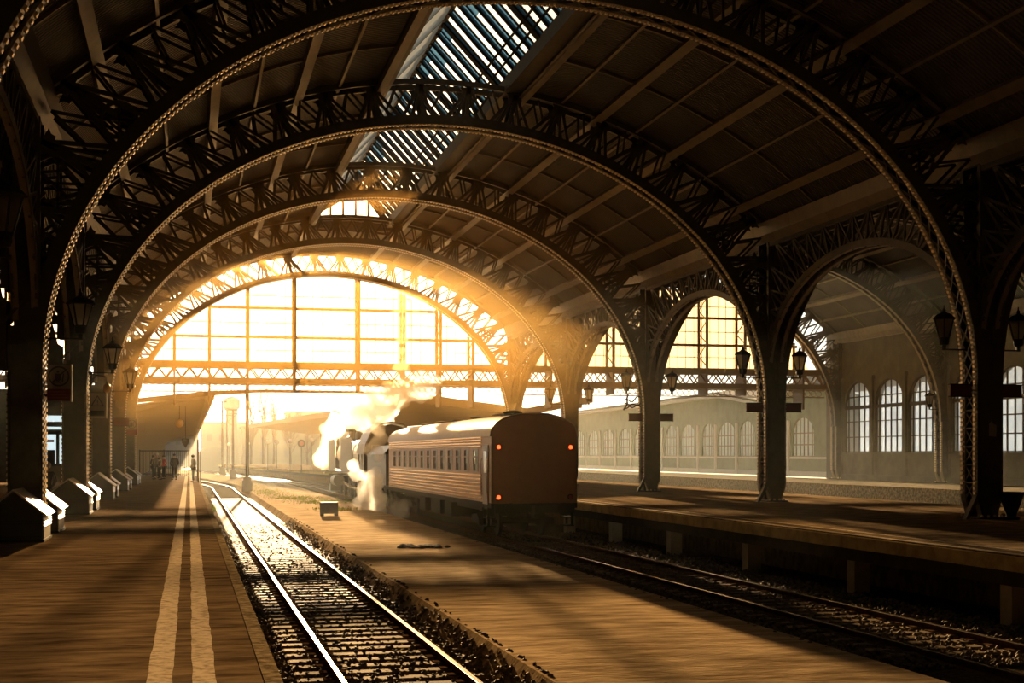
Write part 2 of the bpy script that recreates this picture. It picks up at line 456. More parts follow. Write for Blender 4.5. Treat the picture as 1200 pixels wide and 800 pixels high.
# ------------------------------------------------------------------ skylight monitor
sk = tag(empty('roof_lantern', (0, 0, 0)), 'long raised glazed skylight along the crown of the main roof', 'skylight')
kz = 13.66
RX, RZ = 8.27, 16.1
EX0, EX1 = 6.35, 10.2
for x in (SK0, SK1):
    xa, xb = (x - .1, EX0 + .05) if x == SK0 else (EX1 - .05, x + .1)
    MB().box(xa, xb, SKY0, SKY1, kz - .05, kz + .42).build('kerb', IRON, sk)
    MB().box(x - .12, x + .12, SKY0, SKY1, kz - .26, kz - .05).build('kerb_beam', PURLIN, sk)
MB().box(RX - .1, RX + .1, SKY0, SKY1, RZ - .05, RZ + .18).build('ridge_beam', IRON, sk)
bars = MB(); clear = MB(); blue = MB(); ez = kz + .4
y = SKY0; i = 0
def slope_quad(mb, xa, za, xb, zb, y0, y1, off=0): mb.add([(xa, y0, za + off), (xb, y0, zb + off), (xb, y1, zb + off), (xa, y1, za + off)], [(0, 1, 2, 3)])
LP = lambda t: (RX + (EX1 - RX) * t, RZ + (ez - RZ) * t)
rs_ = random.Random(4)
while y < SKY1 - .1:
    big = i % 5 == 0
    w = .36 if big else .10
    bars.bar((RX, y, RZ + .03), (EX1, y, ez), w, .14, (0, 0, 1))
    t0 = rs_.choice((0, 0, 0, .12, .2, .3)); (xa, za), (xb, zb) = LP(t0), LP(1); y0_ = y + (.16 if big else .03)
    slope_quad(clear, xa, za, xb, zb, y0_, y + .66)
    if t0: slope_quad(blue, RX, RZ, xa, za, y0_, y + .66)
    slope_quad(blue, RX, RZ, EX1, ez, y + .68, y + 1.12)
    bars.bar((RX, y + .67, RZ + .02), (EX1, y + .67, ez - .01), .05, .06, (0, 0, 1))
    y += 1.15; i += 1
for t in (.74, .87):
    (xa, za) = LP(t); bars.bar((xa, SKY0, za - .03), (xa, SKY1, za - .03), .06, .06, (0, 0, 1))
bars.build('glazing_bars', DARK, sk); clear.build('clear_panes', SKYCLR, sk, fix=False)['label'] = 'clear bright panes'
blue.build('tinted_panes', SKYBLU, sk, fix=False)['label'] = 'blue tinted panes'
b = MB(); slope_quad(b, RX, RZ, EX0, ez, SKY0, SKY1); b.build('grey_panes', SKYGRY, sk, fix=False)['label'] = 'dull grey slope'
b = MB(); y = SKY0
while y < SKY1: b.bar((RX, y, RZ + .05), (EX0, y, ez + .05), .07, .08, (0, 0, 1)); y += 3.3
b.build('rafters', mat('grey_rafter', (.10, .10, .09), .6), sk)
# little gable window that closes the skylight
gx0, gx1, gz0, gz1 = 6.55, 9.85, 14.12, 15.25
b = MB().prism([(SK0 - .1, kz - .2), (SK1 + .1, kz - .2), (SK1 + .1, ez + .02), (gx1, ez + .02), (gx1, gz0), (gx0, gz0), (gx0, ez + .02), (SK0 - .1, ez + .02)], 'y', SKY1, SKY1 + .15)
b.prism([(EX0 - .05, ez), (gx0, ez), (gx0 + .5, gz1), (RX, gz1), (RX, RZ + .1)], 'y', SKY1, SKY1 + .15)
b.prism([(EX1 + .05, ez), (RX, RZ + .1), (RX, gz1), (gx1 - .2, gz1), (gx1, ez)], 'y', SKY1, SKY1 + .15)
b.build('gable_wall', WALLG, sk)
b = MB()
for j in range(1, 5): x = gx0 + (gx1 - gx0) * j / 5; b.box(x - .05, x + .05, SKY1 - .02, SKY1 + .1, gz0, gz1)
b.box(gx0, gx1, SKY1 - .02, SKY1 + .1, gz0 - .04, gz0 + .02)
b.build('gable_mullions', SCREENF, sk)
MB().add([(gx0, SKY1 + .05, gz0), (gx1, SKY1 + .05, gz0), (gx1 - .2, SKY1 + .05, gz1), (gx0 + .5, SKY1 + .05, gz1)], [(0, 1, 2, 3)]).build('gable_pane', SKYCLR, sk, fix=False)
# ------------------------------------------------------------------ arches
HD, FW = .41, .23                                   # half depth of an arch, flange width
def soffit(cx, a, f): return (cx + a * math.cos(f), ZS + RISE * math.sin(f))
def web(mb, inner, outer, yy, fan=True, w=.085, t=.05):
    """posts, fans and scallops between an inner and an outer outline given as functions of an index"""
    n = len(inner)
    lerp = lambda p, q, s: (p[0] + (q[0] - p[0]) * s, p[1] + (q[1] - p[1]) * s)
    B = lambda p, q, ww: mb.bar((p[0], yy, p[1]), (q[0], yy, q[1]), ww, t)
    for i in range(n):
        I, O = inner[i], outer[i]
        B(I, O, w * 1.5)
        for d in (-1, 1):
            j = i + d
            if not 0 <= j < n: continue
            B(O, lerp(I, inner[j], .5), w * 1.15)
            B(lerp(O, I, .05), lerp(I, inner[j], .25), w * .8)
            if .5 < math.dist(O, outer[j]) < 1.75: B(lerp(O, outer[j], .5), lerp(lerp(I, inner[j], .5), O, .42), w * .8)
        # star shaped gusset under the purlin, small one on the rim
        D = math.dist(I, O); a0 = math.atan2(I[1] - O[1], I[0] - O[0])
        for C, aa, r in ((O, a0, min(.34, .3 * D)), (I, a0 + PI, min(.2, .16 * D))):
            pts = [C] + [(C[0] + (r if k % 2 == 0 else r * .8) * math.cos(aa + (k - 4) * .36), C[1] + (r if k % 2 == 0 else r * .8) * math.sin(aa + (k - 4) * .36)) for k in range(9)]
            mb.prism(pts, 'y', yy - t * .4, yy + t * .4)
def outer_pts(inner, cx, hf, zc=3.5):
    out = []
    for x, z in inner:
        lo, hi = 1.0, 3.0
        def inside(k):
            X, Z = cx + (x - cx) * k, zc + (z - zc) * k
            return abs(X - cx) < hf - .32 and Z < roofz(X, cx, hf) - .2
        for _ in range(40):
            mid = (lo + hi) / 2
            if inside(mid): lo = mid
            else: hi = mid
        out.append((cx + (x - cx) * lo, zc + (z - zc) * lo))
    return out
def make_arch(hall, spec):
    cx, a = spec; hcx, hf = HALLS[hall]
    root = empty('arch_truss')
    N = 96
    pts = [soffit(cx, a, PI * i / N) for i in range(N + 1)]
    for s in (-1, 1):
        yc = s * (HD - FW / 2)
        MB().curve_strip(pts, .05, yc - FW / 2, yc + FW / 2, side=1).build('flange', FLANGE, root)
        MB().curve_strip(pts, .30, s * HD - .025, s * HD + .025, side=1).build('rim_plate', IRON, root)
    # rivet heads on both flanges
    if hall == 'main':
        rv = MB(); L = 0.0; nxt = 0.0; fine = [soffit(cx, a, PI * i / 4000) for i in range(4001)]
        for p, q in zip(fine, fine[1:]):
            L += math.hypot(q[0] - p[0], q[1] - p[1])
            if L < nxt: continue
            nxt += .125
            d = Vector((q[0] - p[0], 0, q[1] - p[1])).normalized(); nn = Vector((-d.z, 0, d.x))   # inwards
            for s in (-1, 1):
                c = Vector((p[0], s * (HD - FW / 2), p[1])) + nn * .012
                u = d * .036; w = Vector((0, .062, 0)); h = nn * .022
                b0 = [c - u - w - h, c + u - w - h, c + u + w - h, c - u + w - h]; t0 = [c - u * .75 - w * .8 + h, c + u * .75 - w * .8 + h, c + u * .75 + w * .8 + h, c - u * .75 + w * .8 + h]
                rv.add(b0 + t0, [(4, 5, 6, 7), (0, 1, 5, 4), (1, 2, 6, 5), (2, 3, 7, 6), (3, 0, 4, 7)])
        tag(rv.build('rivets', RIVET, root), kind='stuff')
    lc = MB()
    M = 60
    for i in range(M):
        p, q = soffit(cx, a, PI * i / M), soffit(cx, a, PI * (i + 1) / M)
        for s in (-1, 1): lc.bar((p[0], s * .2, p[1] + .03), (q[0], -s * .2, q[1] + .03), .06, .02, (0, 0, 1) if abs(p[0] - cx) < a * .7 else (1, 0, 0))
    lc.build('soffit_lacing', IRON, root)
    NW = 21
    inner = [soffit(cx, a, PI * (.075 + .85 * i / NW)) for i in range(NW + 1)]
    inner = [(x + (.12 * (1 if x > cx else -1) if abs(x - cx) > 8 else 0), z + .2) for x, z in inner]
    outer = outer_pts(inner, hcx, hf)
    for s in (-1, 1):
        b = MB(); web(b, inner, outer, s * (HD - .06)); 
        # rings in the spandrels
        for sx in (-1, 1):
            for (dx, zc_, r) in ((a - .32, 7.55, .58), (a + .02, 6.1, .3), (a - 1.6, 9.0, .34)):
                pr = [(cx + sx * dx + r * math.cos(2 * PI * k / 20), zc_ + r * math.sin(2 * PI * k / 20)) for k in range(21)]
                b.curve_strip(pr, .09, s * (HD - .06) - .03, s * (HD - .06) + .03)
                b.bar((cx + sx * dx - r, s * (HD - .06), zc_), (cx + sx * dx + r, s * (HD - .06), zc_), .06, .05); b.bar((cx + sx * dx, s * (HD - .06), zc_ - r), (cx + sx * dx, s * (HD - .06), zc_ + r), .06, .05)
        b.build('lattice_web', IRON, root)
    tp = MB(); oc = outer_pts([soffit(cx, a, PI * (.06 + .88 * i / 70)) for i in range(71)], hcx, hf)
    for s in (-1, 1): tp.curve_strip(oc, .16, s * HD - .07, s * HD + .07, side=1)
    tp.build('top_chord', IRON, root)
    for sx in (-1, 1):
        for s in (-1, 1):
            poly = [(cx + sx * (a + .3), 3.5)] + [(cx + sx * (soffit(cx, a, f)[0] - cx), soffit(cx, a, f)[1]) for f in (0, .05, .1, .16, .2)] + [(cx + sx * (a + .3), 5.0)]
            MB().prism(poly, 'y', s * HD - .02, s * HD + .02).build('spandrel_plate', IRON, root)
    return root
main0 = make_arch('main', MAIN); side0 = make_arch('side', SIDE)
index_kids()
def put_arch(src, y, label, group, first, dx=0):
    o = src if first else copy_tree(src)
    o.location = (dx, y, 0); tag(o, label, 'arch', group)
NTH = ['first', 'second', 'third', 'fourth', 'fifth', 'sixth']
for i, y in enumerate(YA):
    put_arch(main0, y, 'riveted lattice arch over the tracks cut off at the top left corner' if i == 0 else f'great riveted lattice arch over the tracks, {NTH[i - 1]} full arch from the camera' if i < 5 else 'great lattice arch over the tracks that frames the glazed end screen', 'main arches', i == 0)
for i, y in enumerate(YA[1:]):
    put_arch(side0, y, f'lattice arch over the far platform, {NTH[i]} counted from the camera', 'side hall arches', i == 0)
DXL = -14.825 - SIDE[0]
for i, y in enumerate(YA[1:]):
    put_arch(side0, y, f'shadowed lattice arch over the left platform, {NTH[i]} counted from the camera', 'left hall arches', False, DXL)
# ------------------------------------------------------------------ columns
def make_column(side):
    """side = +1: spur foot towards -X"""
    root = empty('iron_column'); w = CW / 2
    foot = [(-w, 4.4), (-w, .62), (-w + .03, .45), (-w + .09, .3), (-w + .14, .12), (-w + .14, .0), (w - .14, 0), (w - .14, .12), (w - .09, .3), (w - .03, .45), (w, .62), (w, 4.4)]
    b = MB()
    for s in (-1, 1): b.prism(foot, 'y', s * (HD - .02) - .02, s * (HD - .02) + .02)
    b.box(-.03, .03, -HD + .05, HD - .05, .1, 4.4)
    for z in (1.2, 2.9, 4.05):
        b.box(-w + .02, w - .02, -HD - .012, -HD + .01, z - .05, z + .05)
    b.build('shaft', IRON, root)
    for sx in (-1, 1):
        pts = [(sx * (p + w if False else 1) * abs(p), z) for p, z in [(w - .14, .0), (w - .14, .12), (w - .09, .3), (w - .03, .45), (w, .62), (w, 2), (w, 3.5)]]
        for s in (-1, 1):
            yc = s * (HD - FW / 2)
            MB().curve_strip(pts, .05, yc - FW / 2, yc + FW / 2, side=-sx).build('flange', FLANGE, root)
        lc = MB(); z = .5
        while z < 3.3:
            for s in (-1, 1): lc.bar((sx * (w - .03), s * .2, z), (sx * (w - .03), -s * .2, z + .42), .05, .02, (1, 0, 0))
            lc.box(sx * (w - .03) - .015, sx * (w - .03) + .015, -.2, .2, z + .4, z + .45)
            z += .46
        lc.build('lacing', IRON, root)
    rv = MB()
    for sx in (-1, 1):
        z = .66
        while z < 3.48:
            for s in (-1, 1):
                yc = s * (HD - FW / 2); x0, x1 = sorted((sx * (w + .0), sx * (w + .033)))
                rv.box(x0, x1, yc - .055, yc + .055, z - .033, z + .033)
            z += .125
    tag(rv.build('rivets', RIVET, root), kind='stuff')
    bp = MB().box(-w - .02, w + .02, -HD - .12, HD + .12, -.01, .05); bp.build('base_plate', DARK, root)
    bo = MB()
    for x in (-.26, -.09, .09, .26):
        for s in (-1, 1): bo.lathe([(.045, .04), (.045, .1), (.02, .12)], (x, s * (HD + .06), 0), 6)
    bo.build('anchor_bolts', RIVET, root)
    # post above the bracket plates
    b = MB()
    for s in (-1, 1): b.box(-.24, .24, s * (HD - .05) - .03, s * (HD - .05) + .03, 4.3, 9.25)
    b.box(-.03, .03, -HD + .05, HD - .05, 4.3, 9.25); b.box(-.34, .34, -HD - .06, HD + .06, 8.2, 8.32); b.box(-.34, .34, -HD - .06, HD + .06, 8.95, 9.1)
    b.build('upper_post', IRON, root)
    b = MB()
    if side > 0:
        b.prism([(-w - .34, 0), (-w - .24, 0), (-w + .1, .62), (-w + .1, .74), (-w + .02, .70)], 'y', -HD - .02, -HD + .16)
        b.build('spur_foot', IRON, root)
    # little diamond lattice between the two springing brackets
    for s in (-1, 1):
        b = MB()
        for k in range(3):
            z = 4.5 + k * .9
            for d in (-1, 1): b.bar((d * .42, s * HD, z), (-d * .42, s * HD, z + .9), .07, .04)
        b.build('bracket_lattice', IRON, root)
    return root
cr = make_column(1); cl = make_column(-1); index_kids()
XR, XL = 19.81, -3.47
for i in range(1, 6):
    o = cr if i == 1 else copy_tree(cr); o.location = (XR, YA[i], 0)
    tag(o, f'riveted iron column on the right platform, {ORD[i - 1]} of the right row', 'column', 'right row of columns', 'thing')
for i in range(0, 6):
    o = cl if i == 0 else copy_tree(cl); o.location = (XL, YA[i], ZL); o.scale.z = (3.5 - ZL) / 3.5
    tag(o, 'dark iron column behind the big lantern at the left edge' if i == 0 else f'riveted iron column on the striped platform, {NTH[i - 1]} visible column of the left row', 'column', 'left row of columns', 'thing')
for i in (2, 3, 4, 5):
    o = copy_tree(cl); o.location = (XV[3] - .1, YA[i], 0)
    tag(o, f'iron column standing against the windowed side wall, {NTH[i - 2]} from the camera', 'column', 'wall columns', 'thing')
# longitudinal lattice arches between the columns of a row
def make_long():
    root = empty('lattice_bracket_arch'); L = 13.3; c, a = L / 2, L / 2 - HD
    fn = lambda f: (c + a * math.cos(f), 4.55 + 3.3 * math.sin(f))
    pts = [fn(PI * i / 40) for i in range(41)]
    for s in (-1, 1):
        MB().curve_strip(pts, .06, s * .2 - .07, s * .2 + .07, axis='x').build('flange', PURLIN, root)
        MB().curve_strip(pts, .22, s * .27 - .02, s * .27 + .02, axis='x').build('rim_plate', IRON, root)
        b = MB(); n = 22
        P = [fn(PI * (.05 + .9 * i / n)) for i in range(n + 1)]
        def top(p):
            k = 1.0; 
            while k < 4:
                y, z = c + (p[0] - c) * k, 4.0 + (p[1] - 4.0) * k
                if abs(y - c) > a - .05 or z > 8.95: break
                k += .01
            return (y, z)
        for i in range(n + 1):
            o = top(P[i]); b.bar((s * .24, P[i][0], P[i][1]), (s * .24, o[0], o[1]), .1, .05, (1, 0, 0))
            if i < n:
                o2 = top(P[i + 1]); b.bar((s * .24, P[i][0], P[i][1]), (s * .24, o2[0], o2[1]), .07, .04, (1, 0, 0)); b.bar((s * .24, P[i + 1][0], P[i + 1][1]), (s * .24, o[0], o[1]), .07, .04, (1, 0, 0))
        b.build('lattice_web', IRON, root)
        MB().box(s * .24 - .06, s * .24 + .06, HD, L - HD, 8.82, 8.96).build('top_chord', IRON, root)
    return root
lg = make_long(); index_kids()
for i in range(5):
    o = lg if i == 0 else copy_tree(lg); o.location = (XR, YA[i], 0)
    tag(o, f'lattice arch spanning lengthwise between right row columns, {NTH[i]} bay from the camera', 'arch', 'lengthwise arches')
for i in range(5):
    o = copy_tree(lg); o.location = (XL, YA[i], 0)
    tag(o, f'lattice arch spanning lengthwise between left row columns, {NTH[i]} bay from the camera', 'arch', 'lengthwise arches')
# ------------------------------------------------------------------ glazed end screens and the lattice girder under them
GY0, GY1 = YEND, YEND + 1.5                          # front and back plane of screens and girder
BZ = (5.48, 5.9, 6.24, 6.86, 7.22)
def ell_z(x, cx, a):
    d = abs(x - cx) / a
    return ZS + RISE * math.sqrt(max(0, 1 - d * d))
def screen(n, cx, a, gm, frame, label):
    root = empty(f'window_{n}'); struct(root, label)
    hw = a * math.sqrt(1 - ((BZ[4] - ZS) / RISE) ** 2)
    for off in (-9.05, -7.0, -4.73, -1.94, 1.94, 4.73, 7.0, 9.05):
        x = cx + off * a / 11.28
        zt = ell_z(x, cx, a) + .25
        if zt < BZ[4] + .3: continue
        b = MB()
        for y in (GY0, GY1): b.box(x - .085, x + .085, y - .06, y + .06, BZ[4] - .05, zt)
        z = BZ[4] + .1; s = 1
        while z < zt - .7:
            b.bar((x, GY0 if s > 0 else GY1, z), (x, GY1 if s > 0 else GY0, z + .75), .05, .05, (1, 0, 0)); s = -s; z += .75
        b.box(x - .06, x + .06, GY0 - .05, GY1, BZ[0] - .9 if abs(off) > 6 else BZ[0], BZ[4])
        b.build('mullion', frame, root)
    for z in (8.82, 10.6):
        d = a * math.sqrt(max(0, 1 - ((z - ZS) / RISE) ** 2)) + .2
        MB().box(cx - d, cx + d, GY1 - .1, GY1 + .08, z - .08, z + .08).build('transom', frame, root)
    b = MB()
    for z in (8.02, 9.7, 11.35):
        d = a * math.sqrt(max(0, 1 - ((z - ZS) / RISE) ** 2))
        b.box(cx - d, cx + d, GY1 - .02, GY1 + .02, z - .022, z + .022)
    x = cx - hw
    while x < cx + hw:
        b.box(x - .013, x + .013, GY1 - .02, GY1 + .02, BZ[4], ell_z(x, cx, a)); x += .56
    b.build('glazing_bars', frame, root)
    pts = [(cx - hw + 2 * hw * i / 40, BZ[4]) for i in (0, 40)] + [(cx + hw - 2 * hw * i / 40, max(BZ[4], ell_z(cx + hw - 2 * hw * i / 40, cx, a))) for i in range(41)]
    MB().add([(x, GY1 + .03, z) for x, z in pts], [tuple(range(len(pts)))]).build('pane', gm, root, fix=False)
    return root
screen(1, MAIN[0], MAIN[1], SCREENG, SCREENF, 'great arched glass screen closing the main hall against the low sun')
screen(2, SIDE[0], SIDE[1], FROST, SCREENF, 'arched glass screen at the end of the hall on the right')
screen(3, -14.825, SIDE[1], SCREENG, SCREENF, 'arched glass screen at the end of the left platform hall')
def girder(x0, x1, label):
    g = empty('lattice_girder'); tag(g, label, 'girder', 'end girders')
    for y in (GY0, GY1):
        MB().box(x0, x1, y - .1, y + .1, BZ[3], BZ[4]).build('top_chord', SCREENF, g)
        MB().box(x0, x1, y - .1, y + .1, BZ[1], BZ[2]).build('bottom_chord', SCREENF, g)
        b = MB(); n = max(4, round((x1 - x0) / .9)); st = (x1 - x0) / n
        for i in range(n):
            for p, q in (((x0 + i * st, BZ[2]), (x0 + (i + .5) * st, BZ[3])), ((x0 + (i + .5) * st, BZ[3]), (x0 + (i + 1) * st, BZ[2]))):
                b.bar((p[0], y, p[1]), (q[0], y, q[1]), .085, .05)
        b.build('lattice_web', SCREENF, g)
    for z in (BZ[4] - .03, BZ[1] + .03): MB().box(x0, x1, GY0, GY1, z - .02, z + .02).build('cover_plate', SCREENF, g)
    MB().box(x0, x1, GY1 - .04, GY1 + .04, BZ[0] - .06, BZ[0]).build('tie_bar', SCREENF, g)
    b = MB(); r = .195; x = x0 + r
    while x < x1:
        b.curve_strip([(x + r * math.cos(2 * PI * k / 16), (BZ[0] + BZ[1]) / 2 + r * math.sin(2 * PI * k / 16)) for k in range(17)], .035, GY1 - .02, GY1 + .02, side=-1)
        x += 2 * r + .02
    b.build('ring_frieze', SCREENF, g)
    MB().box(x0, x1, GY1 - .03, GY1 + .03, BZ[1] - .03, BZ[1]).build('frieze_rail', SCREENF, g)
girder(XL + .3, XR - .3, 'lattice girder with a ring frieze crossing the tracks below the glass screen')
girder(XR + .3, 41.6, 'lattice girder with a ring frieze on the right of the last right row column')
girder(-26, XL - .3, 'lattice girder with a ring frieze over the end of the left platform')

# ------------------------------------------------------------------ side wall with tall windows
WX = 42.0

WIN = []
for bay in range(3):
    y0 = YA[4 - bay]
    for off in (2.45, 6.65, 10.85): WIN.append(y0 + off)
WIN.sort()
wall = MB(); hwid, s0, tz, th = 1.82, 1.75, 4.72, 1.62
wall.box(WX, WX + .5, -9, YEND + 2, 0, s0).box(WX, WX + .5, -9, YEND + 2, 7.2, 9.8)
prev = -9
for yc in WIN:
    wall.box(WX, WX + .5, prev, yc - hwid, s0, 7.2)
    arc = [(yc + hwid * math.cos(PI * i / 16), tz + th * math.sin(PI * i / 16)) for i in range(17)]
    wall.prism([(yc - hwid, 7.2), (yc + hwid, 7.2)] + arc, 'x', WX, WX + .5)
    prev = yc + hwid
wall.box(WX, WX + .5, prev, YEND + 2, s0, 7.2)
wr = struct(wall.build('wall_right', WALLG), 'grey side wall with tall arched windows behind the far platform')
b = MB()
for yc in [WIN[0] - 2.1] + [y + 2.1 for y in WIN]:
    b.box(WX - .14, WX + .02, yc - .2, yc + .2, 0, 6.5); b.box(WX - .2, WX + .02, yc - .3, yc + .3, 6.4, 6.62)
b.box(WX - .1, WX, -9, YEND + 1, 1.62, 1.75).box(WX - .2, WX, -9, YEND + 1, 0, .35)
b.build('pilasters', WALLG, wr)
for k, yc in enumerate(WIN):
    f = empty(f'window_{k + 4}', (WX + .2, yc, 0)); struct(f, 'tall arched window with dark bars in the side wall')
    b = MB()
    b.box(-.14, .06, -hwid, hwid, tz - .16, tz + .06)
    for j in range(-2, 3):
        y = j * .73
        b.box(-.06, .03, y - .035, y + .035, s0, tz + th * math.sqrt(max(0, 1 - (y / hwid) ** 2)))
    for z in (s0 + .05, 2.75, 3.75, tz + .62): b.box(-.05, .03, -hwid, hwid, z - .035, z + .035)
    b.curve_strip([(hwid * math.cos(PI * i / 20), tz + th * math.sin(PI * i / 20)) for i in range(21)], .09, -.08, .04, axis='x', side=-1)
    for s in (-1, 1): b.box(-.08, .04, s * hwid - .05, s * hwid + .05, s0, tz)
    b.build('frame', FRAMED, f)
    pts = [(-hwid, s0), (hwid, s0)] + [(hwid * math.cos(PI * i / 16), tz + th * math.sin(PI * i / 16)) for i in range(17)]
    MB().add([(0, y, z) for y, z in pts], [tuple(range(len(pts)))]).build('pane', WALLGL, f, fix=False)
# wall behind the left platform and shop front at its end
struct(MB().box(-26.6, -26.3, -9, YEND + 2, 0, 9.6).build('wall_left', WALLG), 'dark wall closing the left platform hall')
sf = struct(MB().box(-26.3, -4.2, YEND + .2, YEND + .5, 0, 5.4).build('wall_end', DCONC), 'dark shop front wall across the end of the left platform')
for j, x in enumerate((-12.2, -9.4, -7.5)):
    k = tag(empty('shop_window', (x, YEND + .2, 0)), ['lit shop window half hidden by the first left row column', 'lit shop window in the gap left of the first column', 'lit shop window in the gap between the first two left row columns'][j], 'shop window', 'lit shop windows')
    MB().box(-.75, .75, -.06, .05, 3.55, 3.9).build('sign_band', SHOP, k)
    MB().box(-.6, .6, -.05, .05, 3.1, 3.25).build('lit_strip', SHOP, k)
    b = MB()
    for x0 in (-.62, .1): b.box(x0, x0 + .52, -.04, .05, 1.1, 2.8)
    b.build('lit_pane', SHOP, k)
    b = MB().box(-.75, -.65, -.08, .06, 1, 3).box(.65, .75, -.08, .06, 1, 3).box(-.75, .75, -.08, .06, .95, 1.1).box(-.75, .75, -.08, .06, 2.8, 3.0).box(-.06, .06, -.08, .06, 1, 3)
    b.build('frame', DARK, k)
    b = MB().box(-.6, -.2, -.1, -.03, 2.35, 2.5); b.build('red_poster', RED, k)
    MB().box(-.6, -.15, -.1, -.03, 1.1, 1.9).build('goods', DARK, k)
# ------------------------------------------------------------------ building beyond the screen on the right
FX = 44.0
FW_ = [(95.6, 1.9), (100.4, 1.9), (106.2, 1.7), (110.6, 2.0), (114.9, 1.5), (120.0, 1.9), (124.6, 1.6), (129.2, 1.8), (134.0, 1.7), (139.0, 1.8), (144.8, 2.0), (150.5, 1.9), (156.0, 1.8)]
top = [(160, 6.25), (111, 6.55), (100.8, 5.45), (94, 6.85), (88, 5.7)]
def topz(y):
    t = sorted(top)
    for (a, za), (b_, zb) in zip(t, t[1:]):
        if a <= y <= b_: return za + (zb - za) * (y - a) / (b_ - a)
    return 5.7
bd = empty('station_building'); tag(bd, 'pale plastered station building with arched windows beyond the right end screen', 'building')
b = MB(); prev = 87.5
for yc, hw in FW_:
    b.prism([(prev, 0), (yc - hw, 0), (yc - hw, topz(yc - hw)), (prev, topz(prev))], 'x', FX, FX + .4)
    b.box(FX, FX + .4, yc - hw, yc + hw, 0, 1.5)
    arc = [(yc + hw * math.cos(PI * i / 14), 3.1 + 1.25 * math.sin(PI * i / 14)) for i in range(15)]
    b.prism([(yc - hw, topz(yc - hw)), (yc, topz(yc)), (yc + hw, topz(yc + hw))] + arc, 'x', FX, FX + .4)
    prev = yc + hw
b.prism([(prev, 0), (160, 0), (160, 6.25), (prev, topz(prev))], 'x', FX, FX + .4)
b.build('wall', PLAST, bd)
b = MB(); t = sorted(top)
for (ya, za), (yb, zb) in zip(t, t[1:]): b.bar((FX - .35, ya, za), (FX - .35, yb, zb), .9, .22, (0, 0, 1))
b.build('cornice', WHITE, bd)
b = MB()
for (ya, za), (yb, zb) in zip(t, t[1:]):
    b.add([(FX - .9, ya, za + .15), (FX - .9, yb, zb + .15), (FX + 8, yb, zb + 1.2), (FX + 8, ya, za + 1.2), (FX - .9, ya, za + .32), (FX - .9, yb, zb + .32), (FX + 8, yb, zb + 1.4), (FX + 8, ya, za + 1.4)], [(0, 1, 2, 3), (7, 6, 5, 4), (0, 4, 5, 1), (1, 5, 6, 2), (2, 6, 7, 3), (3, 7, 4, 0)])
b.build('roof', mat('weathered_roof', (.17, .145, .1), .8), bd)
b = MB()
for i, (yc, hw) in enumerate(FW_[:-1]):
    m = (yc + hw + FW_[i + 1][0] - FW_[i + 1][1]) / 2
    b.box(FX - .12, FX, m - .18, m + .18, 0, 4.2)
b.box(FX - .08, FX, 87.5, 160, 0, .4).box(FX - .08, FX, 87.5, 160, 1.3, 1.45)
b.build('pilasters', WHITE, bd)
for yc, hw in FW_:
    w_ = empty('window', (FX + .15, yc, 0)); w_.parent = bd
    arc = [(hw * math.cos(PI * i / 14), 3.1 + 1.25 * math.sin(PI * i / 14)) for i in range(15)]
    MB().add([(0, y, z) for y, z in [(-hw, 1.5), (hw, 1.5)] + arc], [tuple(range(17))]).build('pane', mat('facade_glass', (.80, .93, .90), .3), w_, fix=False)
    b = MB()
    for j in (-2, -1, 0, 1, 2): b.box(-.06, 0.02, j * hw * .36 - .04, j * hw * .36 + .04, 1.5, 3.1 + 1.25 * math.sqrt(1 - (j * .36) ** 2))
    for z in (1.5, 2.35, 3.2): b.box(-.06, .02, -hw, hw, z - .04, z + .04)
    b.build('frame', mat('facade_frame', (.42, .4, .33), .7), w_)
# ------------------------------------------------------------------ canopies beyond the screen
YC = [87.3, 330]
cn = empty('platform_canopy'); tag(cn, 'dark arched canopy over the far end of the striped platform', 'canopy')
pr = [(1.45, 5.33), (.2, 5.1), (-1.2, 4.86), (-2.6, 4.62), (-4.2, 4.42), (-6.0, 4.62), (-8.0, 5.0)]
prof_c = pr + [(x, z + .14) for x, z in reversed(pr)]
MB().prism(prof_c, 'y', *YC).build('soffit', mat('canopy_soffit', (.22, .175, .115), .8, noise=1.5, col2=(.30, .24, .16)), cn)
MB().box(1.38, 1.50, *YC, 5.08, 5.48).build('edge_fascia', mat('canopy_edge', (.3, .16, .07), .7), cn)
MB().prism([(1.2, 5.5), (4.6, 5.62), (13.6, 5.55), (13.6, 5.42), (4.6, 5.46), (1.1, 5.2), (-3.4, 4.7), (-3.4, 4.98)], 'y', 87.0, 87.25).build('front_fascia', SCREENF, cn)
for i in range(26):
    y = 89 + (3.2 + .12 * i) * i; bx = 0
    b = MB(); pts = [(-4.25, ZL), (-4.25, 2.6), (-4.15, 3.2), (-3.8, 3.8), (-3.1, 4.25), (-2.0, 4.58), (-.6, 4.85), (.9, 5.1)]
    b.curve_strip([(x + bx, z) for x, z in pts], .18, y - .07, y + .07, side=1)
    b.build('arched_rib', mat('canopy_rib', (.36, .3, .2), .7), cn)
gl = empty('globe_lamp', (-.62, 91.5, 3.62)); tag(gl, 'round lamp, sunlit amber in its colour, hanging under the arched canopy', 'lamp')
MB().sphere((0, 0, 0), .27, 16, 10).build('globe', mat('amber_globe', (.8, .5, .14), .35), gl, smooth=True)  # sunlight on the globe is put into its amber colour
MB().tube([(0, 0, .25), (0, 0, 1.32)], .02, 6).build('hanger', DARK, gl)
hs = empty('hanging_sign', (-.25, 93.0, 2.35)); tag(hs, 'small pointed sign hanging from the edge of the arched canopy', 'sign')
MB().prism([(-.22, .3), (.22, .3), (.22, .05), (0, -.3), (-.22, .05)], 'y', -.03, .03).build('plate', DARK, hs)
MB().box(-.015, .015, -.015, .015, .3, 2.6).build('hanger', DARK, hs)
YB = [88 + 4 * i for i in range(26)]
